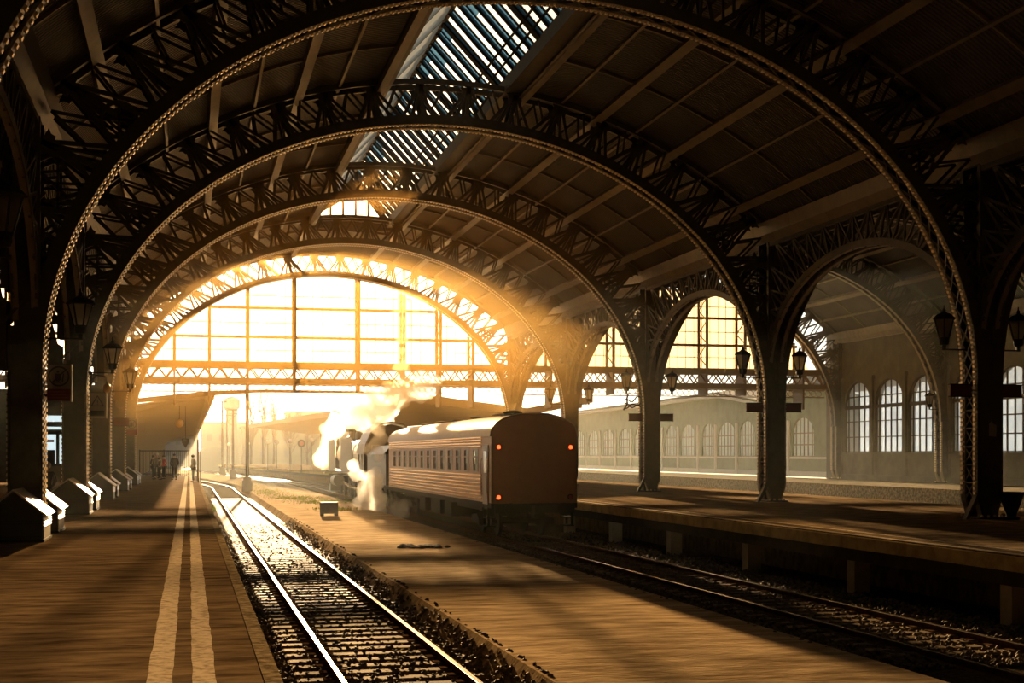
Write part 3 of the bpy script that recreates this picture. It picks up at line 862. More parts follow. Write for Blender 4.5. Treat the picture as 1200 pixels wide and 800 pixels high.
c2 = empty('platform_canopy'); tag(c2, 'long butterfly roofed canopy over the right platform beyond the screen, rear of the coach', 'canopy')
pr = [(13.2, 5.2), (16.0, 4.95), (18.5, 4.62), (21.2, 4.3), (23.2, 4.75), (25.4, 5.2)]
along(pr + [(x, z + .22) for x, z in reversed(pr)], YB).build('roof_deck', mat('canopy_deck', (.15, .11, .07), .8, noise=1, col2=(.2, .15, .1)), c2)
along(rect(13.1, 13.3, 5.12, 5.6), YB).build('edge_fascia', mat('canopy_fascia', (.42, .34, .22), .7), c2)
MB().prism([(13.2, 5.0), (21.2, 4.15), (25.6, 5.0), (25.6, 5.45), (21.2, 4.62), (17.5, 5.05), (14.2, 5.5), (13.2, 5.62)], 'y', 87.6, 88.0).build('front_fascia', mat('canopy_front', (.17, .12, .07), .8), c2)
for i in range(9):
    y = 92 + 11 * i
    MB().box(21.0 + bend(y), 21.35 + bend(y), y - .15, y + .15, 0, 4.4).build('post', IRON, c2)
# ------------------------------------------------------------------ poles, lamps and signals beyond the shed
def pole(x, y, h, label, base=True, arm=0):
    p = empty('mast', (x, y, 0)); tag(p, label, 'mast', 'line masts')
    zb = -.95
    MB().lathe([(.13, zb), (.13, h * .4), (.09, h)], n=10).build('shaft', IRON, p)
    if base: MB().box(-.35, .35, -.35, .35, zb - .05, zb + .75).box(-.27, .27, -.27, .27, zb + .75, zb + 1.0).build('base', mat('mast_base', (.16, .145, .115), .8), p)
    if arm:
        MB().bar((-.1, 0, h - .6), (arm, 0, h - .45), .07, .07, (0, 1, 0)).bar((0, 0, h - 1.7), (arm * .6, 0, h - .5), .05, .05).build('cross_arm', IRON, p)
        MB().box(-.5, .5, -.1, .1, h - .05, h + .08).build('cap', IRON, p)
pole(4.0, 101, 7.6, 'tall dark mast with a square foot on the dirt strip, just beyond the screen')
pole(4.45, 150, 6.3, 'slim mast with cross arm, the middle one of three on the dirt strip', True, -2.4)
pole(4.0, 178, 8.2, 'slim mast with cross arm, farthest of three on the dirt strip', True, -3.2)
pole(5.3, 205, 8.0, 'slim mast standing before the teal shed', False, 2.5)
for i, (x, z, wh) in enumerate(((2.0, 6.6, 'middle'), (1.2, 7.0, 'topmost'), (1.5, 5.9, 'lowest'))):
    pts = [(x + bend(100 + 15 * k) * .6, 100 + 15 * k, z - .35 * math.sin(PI * (k % 3) / 3)) for k in range(10)]
    tag(MB().tube(pts, .018, 5).build('overhead_wire', DARK), f'thin overhead wire strung along the near track, {wh} of three', 'wire', 'overhead wires')
spots_ = ((8.6, 160), (9.9, 165), (7.4, 185), (11.8, 140), (5.4, 200), (10.4, 150))
ranks_ = sorted(spots_, key=lambda p: p[0] / (p[1] + .23 * p[0]))
for i, (x, y) in enumerate(spots_):
    p = empty('platform_lamp', (x, y, 0)); tag(p, f'globe lamp on a thin post on the curved platform, {NTH[ranks_.index((x, y))]} from the left', 'lamp', 'globe lamps on the curved platform')
    MB().lathe([(.06, -.2), (.05, 2.9)], n=8).build('post', IRON, p)
    MB().sphere((0, 0, 3.05), .24, 12, 8).build('globe', mat('white_globe', (.85, .85, .8), .3), p, smooth=True)
p = empty('signal_disc', (10.6, 137, 0)); tag(p, 'round signal disc on a thin post at the curved platform', 'signal')
MB().lathe([(.05, -.2), (.05, 2.9)], n=8).build('post', IRON, p)
b = MB(); b.tube([(0, -.04, 2.7), (0, .04, 2.7)], .38, 20); b.build('disc', DARK, p)
MB().tube([(0, -.06, 2.7), (0, -.03, 2.7)], .22, 20).build('disc_ring', mat('signal_red', (.35, .12, .09), .6), p)
# bar fence at the end of the striped platform
f = empty('bar_fence', (0, 116.5, ZL)); tag(f, 'barred metal fence across the far end of the striped platform', 'fence')
MB().box(-3.9, -.05, -.04, .04, 2.0, 2.1).build('top_rail', IRON, f); MB().box(-3.9, -.05, -.03, .03, .15, .22).build('bottom_rail', IRON, f)
b = MB(); x = -3.9
while x < 0: b.box(x - .018, x + .018, -.018, .018, 0, 2.05); x += .16
b.build('bars', IRON, f)
for x in (-3.9, -2.0, -.05): MB().box(x - .05, x + .05, -.05, .05, 0, 2.15).build('post', IRON, f)
# bare trees and distant buildings
def tree(x, y, h, label, seed, spread=.32):
    rnd = random.Random(seed); t = empty('bare_tree', (x, y, -1.3)); tag(t, label, 'tree', 'bare trees beyond the lines')
    trunk = MB(); br = MB()
    n = 9; pts = [Vector((rnd.uniform(-.1, .1) * i * .3, 0, h * .8 * i / n)) for i in range(n + 1)]
    trunk.tube(pts, [.22 * (1 - .85 * i / n) for i in range(n + 1)], 7)
    def grow(p, d, L, r, dep):
        q = p + d * L * .5 + Vector((rnd.uniform(-.1, .1), 0, .1)) * L; e = p + d * L
        br.tube([p, q, e], [r, r * .75, r * .45], 4, False)
        if dep == 0: return
        for _ in range(3 if dep > 1 else 4):
            nd = (d + Vector((rnd.uniform(-.6, .6), rnd.uniform(-.6, .6), rnd.uniform(0, .5)))).normalized()
            s = p + d * L * rnd.uniform(.35, 1)
            grow(s, nd, L * rnd.uniform(.45, .65), r * .5, dep - 1)
    for i in range(26):
        z = h * rnd.uniform(.22, .8); a = rnd.uniform(0, 6.28)
        d = Vector((math.cos(a) * spread, math.sin(a) * spread, 1)).normalized()
        grow(Vector((0, 0, z)), d, h * rnd.uniform(.14, .26), .055, 2)
    trunk.build('trunk', BARK, t, fix=False); br.build('branches', BARK, t, fix=False)
for i, (x, y, h, lab) in enumerate(((9.3, 220, 12.6, 'bare poplar standing right behind the tall mast'), (11.6, 228, 13.8, 'tallest bare poplar right of the tall mast'), (13.6, 235, 12.2, 'bare poplar in the middle of the row'), (16.2, 232, 10.2, 'broad bare tree in front of the flat roofed block'), (19.2, 236, 10.4, 'bare tree at the tip of the right canopy'), (22.5, 230, 11, 'bare tree above the right canopy edge'), (30.5, 240, 12.5, 'bare tree rising behind the smoke'))):
    tree(x, y, h, lab, i + 3, .3 if i < 3 else .6)
def block(name, x0, x1, y, h, m, label, arch=False):
    o = empty(name, (0, y, -1.3)); tag(o, label, 'building', 'distant buildings')
    if arch:
        c, a = (x0 + x1) / 2, (x1 - x0) / 2
        MB().prism([(x0, 0), (x1, 0), (x1, h * .6)] + [(c + a * math.cos(PI * i / 16), h * .6 + h * .4 * math.sin(PI * i / 16)) for i in range(1, 16)] + [(x0, h * .6)], 'y', 0, 14).build('wall', m, o)
        MB().curve_strip([(c + a * math.cos(PI * i / 16), h * .6 + h * .4 * math.sin(PI * i / 16)) for i in range(17)], .35, -.3, 14, side=-1).build('roof', mat('shed_roof', (.36, .34, .3), .8), o)
    else:
        MB().box(x0, x1, 0, 12, 0, h).build('wall', m, o)
        MB().box(x0 - .3, x1 + .3, -.3, 12.3, h, h + .4).build('roof', mat('flat_roof', (.2, .19, .16), .8), o)
        x = x0 + 1.2
        while x < x1 - 1.2:
            for z in (h * .3, h * .62): MB().box(x, x + 1.1, -.06, .02, z, z + 1.4).build('window', mat('distant_panes', (.18, .2, .2), .3), o)
            x += 2.4
TEAL = mat('teal_wall', (.22, .30, .29), .8); GGR = mat('grey_green_wall', (.22, .23, .17), .85)
block('shed', 1.6, 7.4, 255, 4.6, TEAL, 'teal shed with a rounded roof at the end of the near track', True)
block('apartment_block', 2.4, 12.0, 300, 9.3, TEAL, 'pale teal flat roofed building behind the teal shed')
block('apartment_block', 20.5, 34, 300, 11.6, GGR, 'flat roofed block among the bare trees')
block('apartment_block', 10.5, 22, 290, 8.2, GGR, 'low grey green building behind the poplars')
block('apartment_block', -26, 2.2, 345, 8.5, mat('lilac_wall', (.30, .29, .33), .8), 'pale lilac building seen through the bars of the platform fence')
o = empty('water_tower', (8.6, 298, -1.3)); tag(o, 'slim pale tower standing behind the masts', 'tower')
MB().lathe([(1.3, 0), (1.2, 12.2)], n=14).build('shaft', TEAL, o); MB().lathe([(1.2, 12.2), (1.7, 12.6), (1.7, 14.4), (.3, 15)], n=14).build('tank', TEAL, o)
MB().tube([(0, 0, 15), (0, 0, 17)], .07, 6).build('aerial', DARK, o)


struct(MB().box(-26.6, 42.5, -9.5, -9.1, -1.4, 14.2).build('wall_back', BACKW), 'wall of the station head house behind the viewer')
# ------------------------------------------------------------------ railway coach
def coach():
    c = empty('railway_coach', (10.9, 44.05, RAILZ)); tag(c, 'brown ribbed passenger coach with three red tail lights on the second track', 'railway coach')
    L, HW = 23.8, 1.425
    prof = [(HW, 3.32), (1.41, 3.46), (1.35, 3.60), (1.24, 3.73), (1.06, 3.84), (.8, 3.94), (.45, 4.02), (0, 4.05)]
    full = prof + [(-x, z) for x, z in reversed(prof[:-1])]
    MB().curve_strip(full, .05, 0.0, L, side=1).build('roof', COACHROOF, c, smooth=True)
    wz0, wz1 = 2.16, 2.92
    n = 13; y0, y1 = 1.75, L - 1.3; pitch = (y1 - y0) / n; ww = pitch * .56
    for s in (-1, 1):
        b = MB(); x0, x1 = sorted((s * HW, s * (HW - .05)))
        b.box(x0, x1, 0, L, 1.16, wz0).box(x0, x1, 0, L, wz1, 3.33)
        prev = 1.28
        b.box(x0, x1, 0, .38, wz0, wz1)
        for i in range(n):
            yc = y0 + pitch * (i + .5); b.box(x0, x1, prev, yc - ww / 2, wz0, wz1); prev = yc + ww / 2
        b.box(x0, x1, prev, L, wz0, wz1)
        b.build('side_wall', COACH, c)
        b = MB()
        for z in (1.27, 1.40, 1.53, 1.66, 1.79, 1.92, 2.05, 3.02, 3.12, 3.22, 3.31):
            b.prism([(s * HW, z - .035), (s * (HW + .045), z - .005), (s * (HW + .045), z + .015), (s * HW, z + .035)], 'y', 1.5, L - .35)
        b.build('ribs', mat('coach_rib_highlight', (.80, .54, .26), .24, .75, spec=.8), c)  # golden highlight lines are put into the rib colour
        for i in range(n):
            yc = y0 + pitch * (i + .5)
            w = empty('window', (s * (HW - .02), yc, 0)); w.parent = c
            f = MB()
            for a in (-1, 1): f.box(-.03, .03, a * ww / 2 - .03, a * ww / 2 + .03, wz0, wz1)
            for z in (wz0, wz1, wz0 + .5): f.box(-.03, .03, -ww / 2, ww / 2, z - .025, z + .025)
            f.build('frame', COACHROOF, w)
            MB().add([(0, -ww / 2, wz0), (0, ww / 2, wz0), (0, ww / 2, wz1), (0, -ww / 2, wz1)], [(0, 1, 2, 3)]).build('pane', glass('coach_pane', .85, (.85, .9, .82), (.12, .14, .1), .1), w, fix=False)
        d = empty('door', (s * (HW + .005), .83, 0)); d.parent = c
        MB().box(-.03, .02, -.4, .4, 1.12, 3.05).build('leaf', mat('coach_door', (.14, .05, .025), .35), d)
        MB().box(-.035, .03, -.24, .24, 2.15, 2.85).build('pane', WINDOWG, d)
        for a in (-1, 1): MB().tube([(s * .05, a * .47, 1.4), (s * .07, a * .47, 1.5), (s * .07, a * .47, 2.5), (s * .05, a * .47, 2.6)], .018, 6).build('grab_rail', COACHROOF, d)
        st = MB()
        for z, o in ((.95, .0), (.65, .03), (.38, .05)): st.box(min(s * (HW - .25), s * (HW + o)), max(s * (HW - .25), s * (HW + o)), .5, 1.2, z, z + .04)
        for a in (.5, 1.18): st.box(min(s * (HW - .06), s * (HW + .02)), max(s * (HW - .06), s * (HW + .02)), a, a + .03, .38, 1.16)
        st.build('steps', DARK, c)
        MB().box(min(s * (HW - .12), s * (HW + .012)), max(s * (HW - .12), s * (HW + .012)), 0, L, 1.0, 1.17).build('sole_bar', DARK, c)
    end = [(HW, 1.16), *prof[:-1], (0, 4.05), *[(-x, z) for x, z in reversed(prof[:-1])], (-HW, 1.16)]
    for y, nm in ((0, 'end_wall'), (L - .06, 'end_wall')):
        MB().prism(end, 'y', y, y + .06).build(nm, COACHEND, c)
    for y, d in ((0, -1), (L, 1)):
        MB().curve_strip(full, .06, y - .03, y + .03, side=1).build('end_rim', COACHROOF if d > 0 else mat('coach_rim', (.22, .12, .06), .4), c)
        g = MB()
        for x in (-.68, .56) if d > 0 else (): g.box(x, x + .12, min(y, y + d * .28), max(y, y + d * .28), 1.1, 3.3)
        if d > 0: g.box(-.68, .68, min(y, y + d * .28), max(y, y + d * .28), 3.24, 3.38).box(-.6, .6, min(y, y + d * .2), max(y, y + d * .2), 1.06, 1.16)
        if d > 0: g.build('gangway_bellows', mat('bellows', (.14, .05, .021), .7), c)
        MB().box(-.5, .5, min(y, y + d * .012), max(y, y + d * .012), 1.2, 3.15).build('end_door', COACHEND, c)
        for s in (-1, 1):
            bf = MB().tube([(s * .88, y, .98), (s * .88, y + d * .42, .98)], .08, 10); bf.tube([(s * .88, y + d * .42, .98), (s * .88, y + d * .48, .98)], .21, 14)
            bf.build('buffer', DARK, c)
        MB().box(-.12, .12, min(y, y + d * .55), max(y, y + d * .55), .85, 1.08).box(-.16, .16, min(y + d * .5, y + d * .75), max(y + d * .5, y + d * .75), .82, 1.12).build('coupler', DARK, c)
        MB().box(-HW + .1, HW - .1, min(y, y + d * .1), max(y, y + d * .1), .85, 1.16).build('headstock', DARK, c)
    for x, z, on in ((-1.2, 2.98, 1), (1.2, 2.98, 1), (-1.2, 1.36, 1), (1.2, 1.36, 0)):
        t = empty('tail_light', (x, 0, z)); t.parent = c
        MB().tube([(0, 0, 0), (0, -.07, 0)], .095, 14).build('housing', DARK, t)
        MB().sphere((0, -.07, 0), .066, 12, 8, (1, .6, 1)).build('lens', TAIL if on else RED, t, smooth=True)['label'] = 'glowing red lens' if on else 'unlit red lens'
    MB().box(-1.1, 1.1, 3, L - 3, .82, 1.05).build('underframe', DARK, c)
    for y, w in ((7.6, 1.5), (10.0, 2.2), (13.6, 1.4)):
        MB().box(-1.32, 1.32, y, y + w, .42, .95).build('equipment_box', DARK, c)
    for yb in (3.3, L - 3.3):
        bg_ = empty('bogie', (0, yb, 0)); bg_.parent = c
        for s in (-1, 1):
            b = MB().prism([(-1.75, .5), (-1.6, .62), (-.7, .68), (-.4, .45), (.4, .45), (.7, .68), (1.6, .62), (1.75, .5), (1.6, .38), (1.0, .42), (.5, .28), (-.5, .28), (-1.0, .42), (-1.6, .38)], 'x', s * 1.02 - .06, s * 1.02 + .06)
            for y in (-.25, 0, .25): b.lathe([(.1, .3), (.1, .8)], (s * 1.02, y, 0), 10)
            b.build('side_frame', DARK, bg_)
        for y in (-1.2, 1.2):
            w = MB()
            for s in (-1, 1): w.tube([(s * .73, y, .475), (s * .80, y, .475)], .475, 24); w.tube([(s * .70, y, .475), (s * .73, y, .475)], .505, 24)
            w.tube([(-1.0, y, .475), (1.0, y, .475)], .08, 10); w.build('wheelset', DARK, bg_)
    for y in (1.6, 5, 9, 13, 17, 21):
        b = MB().lathe([(.26, 3.98), (.26, 4.1), (.34, 4.12), (.3, 4.18), (.05, 4.22)], (0 if y > 2 else -.35, y, 0), 12); b.build('roof_vent', DARK if y < 2 else COACHROOF, c)
    MB().box(-.62, -.35, .7, 2.3, 4.0, 4.1).build('roof_hatch', DARK, c)
    for s in (-1, 1):
        x0, x1 = sorted((s * .9, s * .915))
    # floor and inner walls, so that one does not look through the shell
    MB().box(-HW + .06, HW - .06, .1, L - .1, 1.17, 1.24).build('floor_pan', DARK, c)
    cu = MB()  # added pale panels stand in for light in the coach windows
    for s in (-1, 1):
        for i in range(n):
            yc = y0 + pitch * (i + .5); x0, x1 = sorted((s * (HW - .1), s * (HW - .12)))
            for a, b_ in ((-.5, -.12), (.2, .5)): cu.box(x0, x1, yc + a * ww, yc + b_ * ww, wz0, wz1)
    cu.build('bright_panels', mat('bright_panel', (.72, .74, .62), .8), c)['label'] = 'pale panels added behind the panes for bright windows'
    sb = MB()
    for i in range(12): y = 2.5 + 1.65 * i; sb.box(-1.3, -.3, y, y + .12, 1.24, 2.35); sb.box(.3, 1.3, y, y + .12, 1.24, 2.35)
    sb.build('seat_backs', mat('coach_seats', (.07, .05, .03), .7), c)
    return c
coach()
# ------------------------------------------------------------------ steam locomotive and tender
def loco():
    o = empty('steam_locomotive', (10.95, 77.6, RAILZ)); tag(o, 'black steam locomotive with pale deflector plates, wrapped in steam beyond the coach', 'locomotive')
    BK = mat('loco_black', (.035, .03, .024), .38)
    # cab: rear at y = 0, boiler forward
    cp = [(1.5, 2.75), (1.42, 3.3), (1.15, 3.9), (.6, 4.38), (0, 4.5)]
    full = cp + [(-x, z) for x, z in reversed(cp[:-1])]
    MB().curve_strip(full, .08, -.55, 3.0, side=1).build('cab_roof', mat('loco_roof', (.30, .24, .15), .45), o)
    for s in (-1, 1):
        b = MB(); x0, x1 = sorted((s * 1.5, s * 1.44))
        b.box(x0, x1, 0, 2.9, 1.3, 2.2).box(x0, x1, 0, .35, 2.2, 3.3).box(x0, x1, 1.3, 1.6, 2.2, 3.3).box(x0, x1, 2.6, 2.9, 2.2, 3.3).box(x0, x1, 0, 2.9, 3.1, 3.3)
        b.build('cab_side', BK, o)
        MB().box(min(s * 1.46, s * 1.52), max(s * 1.46, s * 1.52), .35, .42, 1.3, 3.3).build('cab_handrail', mat('bright_rail', (.5, .42, .3), .3, .8), o)
    b = MB().prism([(1.44, 1.3), (1.44, 3.3), (1.1, 3.88), (.6, 4.3), (0, 4.42), (-.6, 4.3), (-1.1, 3.88), (-1.44, 3.3), (-1.44, 1.3)], 'y', .06, .14)
    b.build('cab_rear_wall', mat('cab_brown', (.075, .05, .03), .5), o)
    for x in (-.85, .85):
        f = MB()
        for a in (-.2, .2): f.box(x + a - .03, x + a + .03, .0, .07, 2.5, 3.25)
        for z in (2.5, 3.25): f.box(x - .2, x + .2, .0, .07, z - .03, z + .03)
        w = f.build('cab_window', mat('cab_window_trim', (.4, .32, .2), .5), o); MB().box(x - .18, x + .18, .03, .06, 2.52, 3.23).build('pane', WINDOWG, w)
    MB().tube([(0, 2.9, 2.75), (0, 7.2, 2.75), (0, 7.3, 2.75), (0, 19.6, 2.75), (0, 19.8, 2.75)], [1.12, 1.05, .98, .98, .9], 28).build('boiler', BK, o, smooth=True)
    b = MB()
    for y in (7.3, 10, 12.7, 15.4): b.tube([(0, y, 2.75), (0, y + .12, 2.75)], 1.005, 28)
    b.build('boiler_bands', mat('band', (.1, .08, .05), .35, .6), o)
    MB().tube([(0, 19.8, 2.75), (0, 19.95, 2.75)], [.86, .6], 24).build('smokebox_door', BK, o)
    MB().lathe([(.36, 3.6), (.3, 3.75), (.3, 4.3), (.4, 4.42), (.36, 4.5), (.22, 4.5)], (0, 18.4, 0), 18).build('chimney', BK, o)
    for y, r in ((13.5, .42), (9.4, .36)): MB().lathe([(r + .08, 3.55), (r, 3.75), (r, 4.12), (r * .7, 4.3), (.05, 4.36)], (0, y, 0), 16).build('steam_dome', BK, o, smooth=True)
    for s in (-1, 1):
        MB().box(min(s * .95, s * 1.55), max(s * .95, s * 1.55), 2.9, 21.2, 1.62, 1.70).build('running_board', BK, o)
        MB().prism([(16.2, 1.7), (20.6, 1.7), (20.6, 3.5), (19.9, 3.75), (16.6, 3.75), (16.2, 3.5)], 'x', s * 1.48 - .02, s * 1.48 + .02).build('smoke_deflector', GREENP, o)['label'] = 'pale smoke deflector plate'
        MB().prism([(6.4, 1.7), (12.6, 1.7), (12.6, 3.6), (12.2, 3.75), (6.9, 3.75), (6.4, 3.6)], 'x', s * 1.46 - .02, s * 1.46 + .02).build('side_panel', GREENP, o)['label'] = 'pale side panel'
        for i, y in enumerate((6.2, 8.5, 10.8, 13.1)):
            w = MB().tube([(s * .70, y, .82), (s * .82, y, .82)], .82, 28)
            for k in range(12): a = PI * k / 6; w.bar((s * .83, y, .82), (s * .83, y + .74 * math.cos(a), .82 + .74 * math.sin(a)), .07, .05, (1, 0, 0))
            w.build('driving_wheel', mat('wheel_dark', (.05, .035, .025), .45), o)
        for y in (16.3, 18.9):
            MB().tube([(s * .70, y, .46), (s * .82, y, .46)], .46, 20).build('leading_wheel', DARK, o)
        MB().bar((s * .92, 6.0, .66), (s * .92, 13.3, .66), .1, .12, (1, 0, 0)).build('coupling_rod', RAILM, o)
        MB().tube([(s * 1.22, 16.0, 1.0), (s * 1.22, 18.2, 1.0)], .38, 18).build('cylinder', BK, o)
        MB().bar((s * 1.05, 10.8, .7), (s * 1.05, 16, 1.0), .1, .14, (1, 0, 0)).build('connecting_rod', RAILM, o)
        b = MB().tube([(s * .88, 21.3, 1.0), (s * .88, 21.75, 1.0)], .09, 10); b.tube([(s * .88, 21.75, 1.0), (s * .88, 21.82, 1.0)], .23, 16); b.build('buffer', DARK, o)
    MB().box(-.6, .6, .2, 21, .9, 1.25).box(-1.35, 1.35, 20.9, 21.3, .75, 1.4).build('frame', DARK, o)
    MB().prism([(20.9, .75), (21.3, .75), (22.4, .18), (22.3, .1), (20.9, .2)], 'x', -1.3, 1.3).build('pilot', BK, o)
    MB().tube([(0, 20.0, 3.8), (0, 20.35, 3.8)], .26, 16).build('headlamp', BK, o)
loco()
t = empty('tender', (10.95, 68.9, RAILZ)); tag(t, 'dark coal tender coupled between the coach and the locomotive', 'tender')
BK = MATS['loco_black']
MB().box(-1.45, 1.45, .2, 7.6, 1.2, 2.75).build('tank', BK, t)
b = MB()
for s in (-1, 1): b.prism([(s * 1.45, 2.75), (s * 1.38, 2.75), (s * 1.0, 3.15), (s * 1.07, 3.2)], 'y', 1.0, 7.4)
b.build('coal_boards', BK, t)
b = MB(); rr = random.Random(5)
for _ in range(160): b.sphere((rr.uniform(-.95, .95), rr.uniform(1.3, 7.2), rr.uniform(2.75, 3.1)), rr.uniform(.1, .2), 6, 4)
tag(b.build('coal', DARK, t), kind='stuff')
MB().box(-1.3, 1.3, 0, 7.8, 1.0, 1.2).build('frame', DARK, t)
for y in (1.2, 3.0, 4.9, 6.7):
    w = MB()
    for s in (-1, 1): w.tube([(s * .70, y, .5), (s * .82, y, .5)], .5, 20)
    w.tube([(-1, y, .5), (1, y, .5)], .08, 8); w.build('wheelset', DARK, t)
b = MB()
for x in (-.3, .3): b.tube([(x, .1, 1.3), (x, .1, 3.0)], .02, 6)
for k in range(5): b.tube([(-.3, .1, 1.5 + .3 * k), (.3, .1, 1.5 + .3 * k)], .018, 6)
b.build('ladder', DARK, t)
# ------------------------------------------------------------------ steam and smoke
cl_tex = bpy.data.textures.new('puff_noise', 'CLOUDS'); cl_tex.noise_scale = .55; cl_tex.noise_depth = 3
cl_tex2 = bpy.data.textures.new('puff_noise_large', 'CLOUDS'); cl_tex2.noise_scale = 1.5; cl_tex2.noise_depth = 2
def puffs(name, blobs, m, label, vox=.16, amp=.35, seed=1, amp2=.5):
    rnd = random.Random(seed); b = MB()
    for x, y, z, r in blobs:
        for _ in range(5):
            d = Vector((rnd.uniform(-1, 1), rnd.uniform(-1, 1), rnd.uniform(-1, 1))) * r * .75
            b.sphere((x + d.x, y + d.y, z + d.z), r * rnd.uniform(.4, .7), 10, 7)
        b.sphere((x, y, z), r * .8, 12, 8)
    o = b.build(name, m)
    md = o.modifiers.new('join', 'REMESH'); md.mode = 'VOXEL'; md.voxel_size = vox
    for tx, st in ((cl_tex2, amp2), (cl_tex, amp)):
        md = o.modifiers.new('billow', 'DISPLACE'); md.texture = tx; md.strength = st; md.mid_level = .5; md.texture_coords = 'GLOBAL'
    return tag(o, label, 'steam', kind='stuff')
STEAM = volume('white_steam', (1.0, .985, .96), 1.1, .35)
THIN = volume('thin_steam', (1.0, .97, .92), .28, .45)
SMOKE = volume('brown_smoke', (.80, .66, .42), .30, .4)
gx = 8.75
puffs('steam_cloud', [(gx - .25, 65.0, -.55, .55), (gx - .3, 66.2, .0, .6), (gx - .2, 67.2, .45, .5), (gx - .55, 66, -.5, .6), (gx - .6, 65.2, -.8, .4), (gx - .75, 68.0, .6, .4), (gx - .9, 68.6, 1.15, .35)], STEAM, 'dense white jet of steam billowing at the front end of the coach', vox=.12, amp=.4, seed=3, amp2=.3)
puffs('steam_cloud', [(gx + .6, 63.5, -.85, .6), (gx + .5, 62.5, -.95, .45), (gx - .7, 62.8, -.9, .4)], THIN, 'thin bluish steam drifting low beside the coach', seed=4)
puffs('steam_cloud', [(gx + .3, 69.5, 2.1, .55), (gx + .5, 70, 2.9, .5), (gx + .9, 70, 3.7, .55), (gx + .95, 70.2, 4.5, .6), (gx + 1.3, 70.5, 5.0, .5)], mat_ := volume('golden_steam', (1.0, .9, .7), .75, .3), 'ragged golden wisp of steam rising past the cab', seed=5, amp=.5)
puffs('steam_cloud', [(10.6, 86.5, 4.0, 1.0), (10.4, 92, 4.4, 1.1), (10.9, 89, 5.0, 1.0), (11.6, 86, 5.0, 1.0), (12.3, 84, 5.3, 1.0), (13.1, 83.5, 5.5, .9), (9.8, 95.5, 3.5, .9), (11.5, 84, 4.3, .9), (13.9, 83, 5.7, .8)], STEAM, 'white plume of steam trailing back over the locomotive', vox=.2, amp=.6, seed=6, amp2=.8)
puffs('steam_cloud', [(9.6, 99, 2.3, .8), (9.4, 100.5, 1.4, .7), (9.7, 98, 3.2, .8), (9.5, 101.5, .8, .5)], mat_, 'golden steam curling round the front of the locomotive', vox=.2, amp=.5, seed=7)
puffs('smoke_column', [(12.0, 80.0, 4.9, .75), (12.1, 80.0, 5.9, .6), (12.0, 80.2, 6.6, .55)], mat_, 'bright ragged puff where the smoke column leaves the funnel', vox=.2, amp=.45, seed=8)
puffs('smoke_column', [(12.0, 80.2, 7.4, .5), (12.1, 80.3, 8.2, .6), (12.3, 80.5, 9.0, .7), (12.3, 80.7, 9.8, .75), (12.2, 81, 10.5, .8), (12.6, 81.2, 11.2, .85)], SMOKE, 'brownish smoke column rising before the glass screen', vox=.2, amp=.5, seed=9)
# ------------------------------------------------------------------ lanterns and boards on the columns
def make_lantern():
    """foot of the lantern at the origin, arm towards +X"""
    o = empty('station_lantern')
    MB().bar((0, 0, -.10), (.95, 0, -.10), .035, .05).bar((.6, 0, -.10), (.95, 0, -.32), .03, .03).build('arm', DARK, o)
    MB().lathe([(.05, -.12), (.05, .0), (.11, .02), (.13, .08), (.13, .17), (.10, .18)], n=10).build('socket', DARK, o)
    MB().lathe([(.125, .18), (.255, .66), (.25, .66), (.12, .18)], n=6).build('glass', LAMPG, o)
    b = MB()
    for k in range(6):
        a = PI * k / 3; b.bar((.13 * math.cos(a), .13 * math.sin(a), .17), (.265 * math.cos(a), .265 * math.sin(a), .67), .026, .026, (0, 0, 1))
    b.lathe([(.14, .16), (.14, .20)], n=6).build('frame', DARK, o)
    MB().lathe([(.30, .655), (.32, .68), (.20, .79), (.09, .83), (.05, .86)], n=6).build('cap', DARK, o)
    MB().lathe([(.035, .85), (.05, .9), (.02, .95), (.012, 1.03)], n=8).build('finial', DARK, o)
    return o
ln = make_lantern(); index_kids(); first = True
def lantern(x, y, z, rz, label):
    global first
    o = ln if first else copy_tree(ln); first = False
    o.location = (x, y, z); o.rotation_euler = (0, 0, rz); tag(o, label, 'lantern', 'column lanterns')
for i in range(1, 5):
    lantern(XR - 1.06, YA[i], 4.42, 0, f'hexagonal lantern on the track side of the {ORD[i - 1]} right row column')
    lantern(XR + 1.06, YA[i], 4.42, PI, f'hexagonal lantern on the far side of the {ORD[i - 1]} right row column')
for i in range(0, 4):
    lantern(XL + 1.12, YA[i], 4.3, PI, 'big dark hexagonal lantern at the left edge, closest of all lanterns' if i == 0 else f'hexagonal lantern on the track side of the {NTH[i - 1]} left row column')
lantern(41.0, YA[4], 4.3, 0, 'small hexagonal lantern before the windows of the side wall')
def make_board():
    o = empty('direction_board')
    MB().box(-.30, .30, -.03, .03, -.14, .14).build('panel', BOARD, o)
    MB().box(-.32, .32, -.035, .035, .14, .165).box(-.32, .32, -.035, .035, -.165, -.14).build('frame', DARK, o)
    MB().box(.28, .5, -.015, .015, -.02, .02).build('bracket', DARK, o)
    return o
bo = make_board(); index_kids(); first_b = True
for i in range(1, 4):
    for s in (-1, 1):
        o = bo if first_b else copy_tree(bo); first_b = False
        o.location = (XR + s * .72, YA[i] - .2, 3.27); o.rotation_euler.z = 0 if s < 0 else PI
        tag(o, f'small maroon board on the {"track" if s < 0 else "far"} side of the {ORD[i - 1]} right row column', 'sign', 'maroon boards')
o = copy_tree(bo); o.location = (XL + .78, YA[3], 2.95); o.rotation_euler.z = PI
tag(o, 'small brown board on the third left row column, beside the red footed sign', 'sign', 'maroon boards')
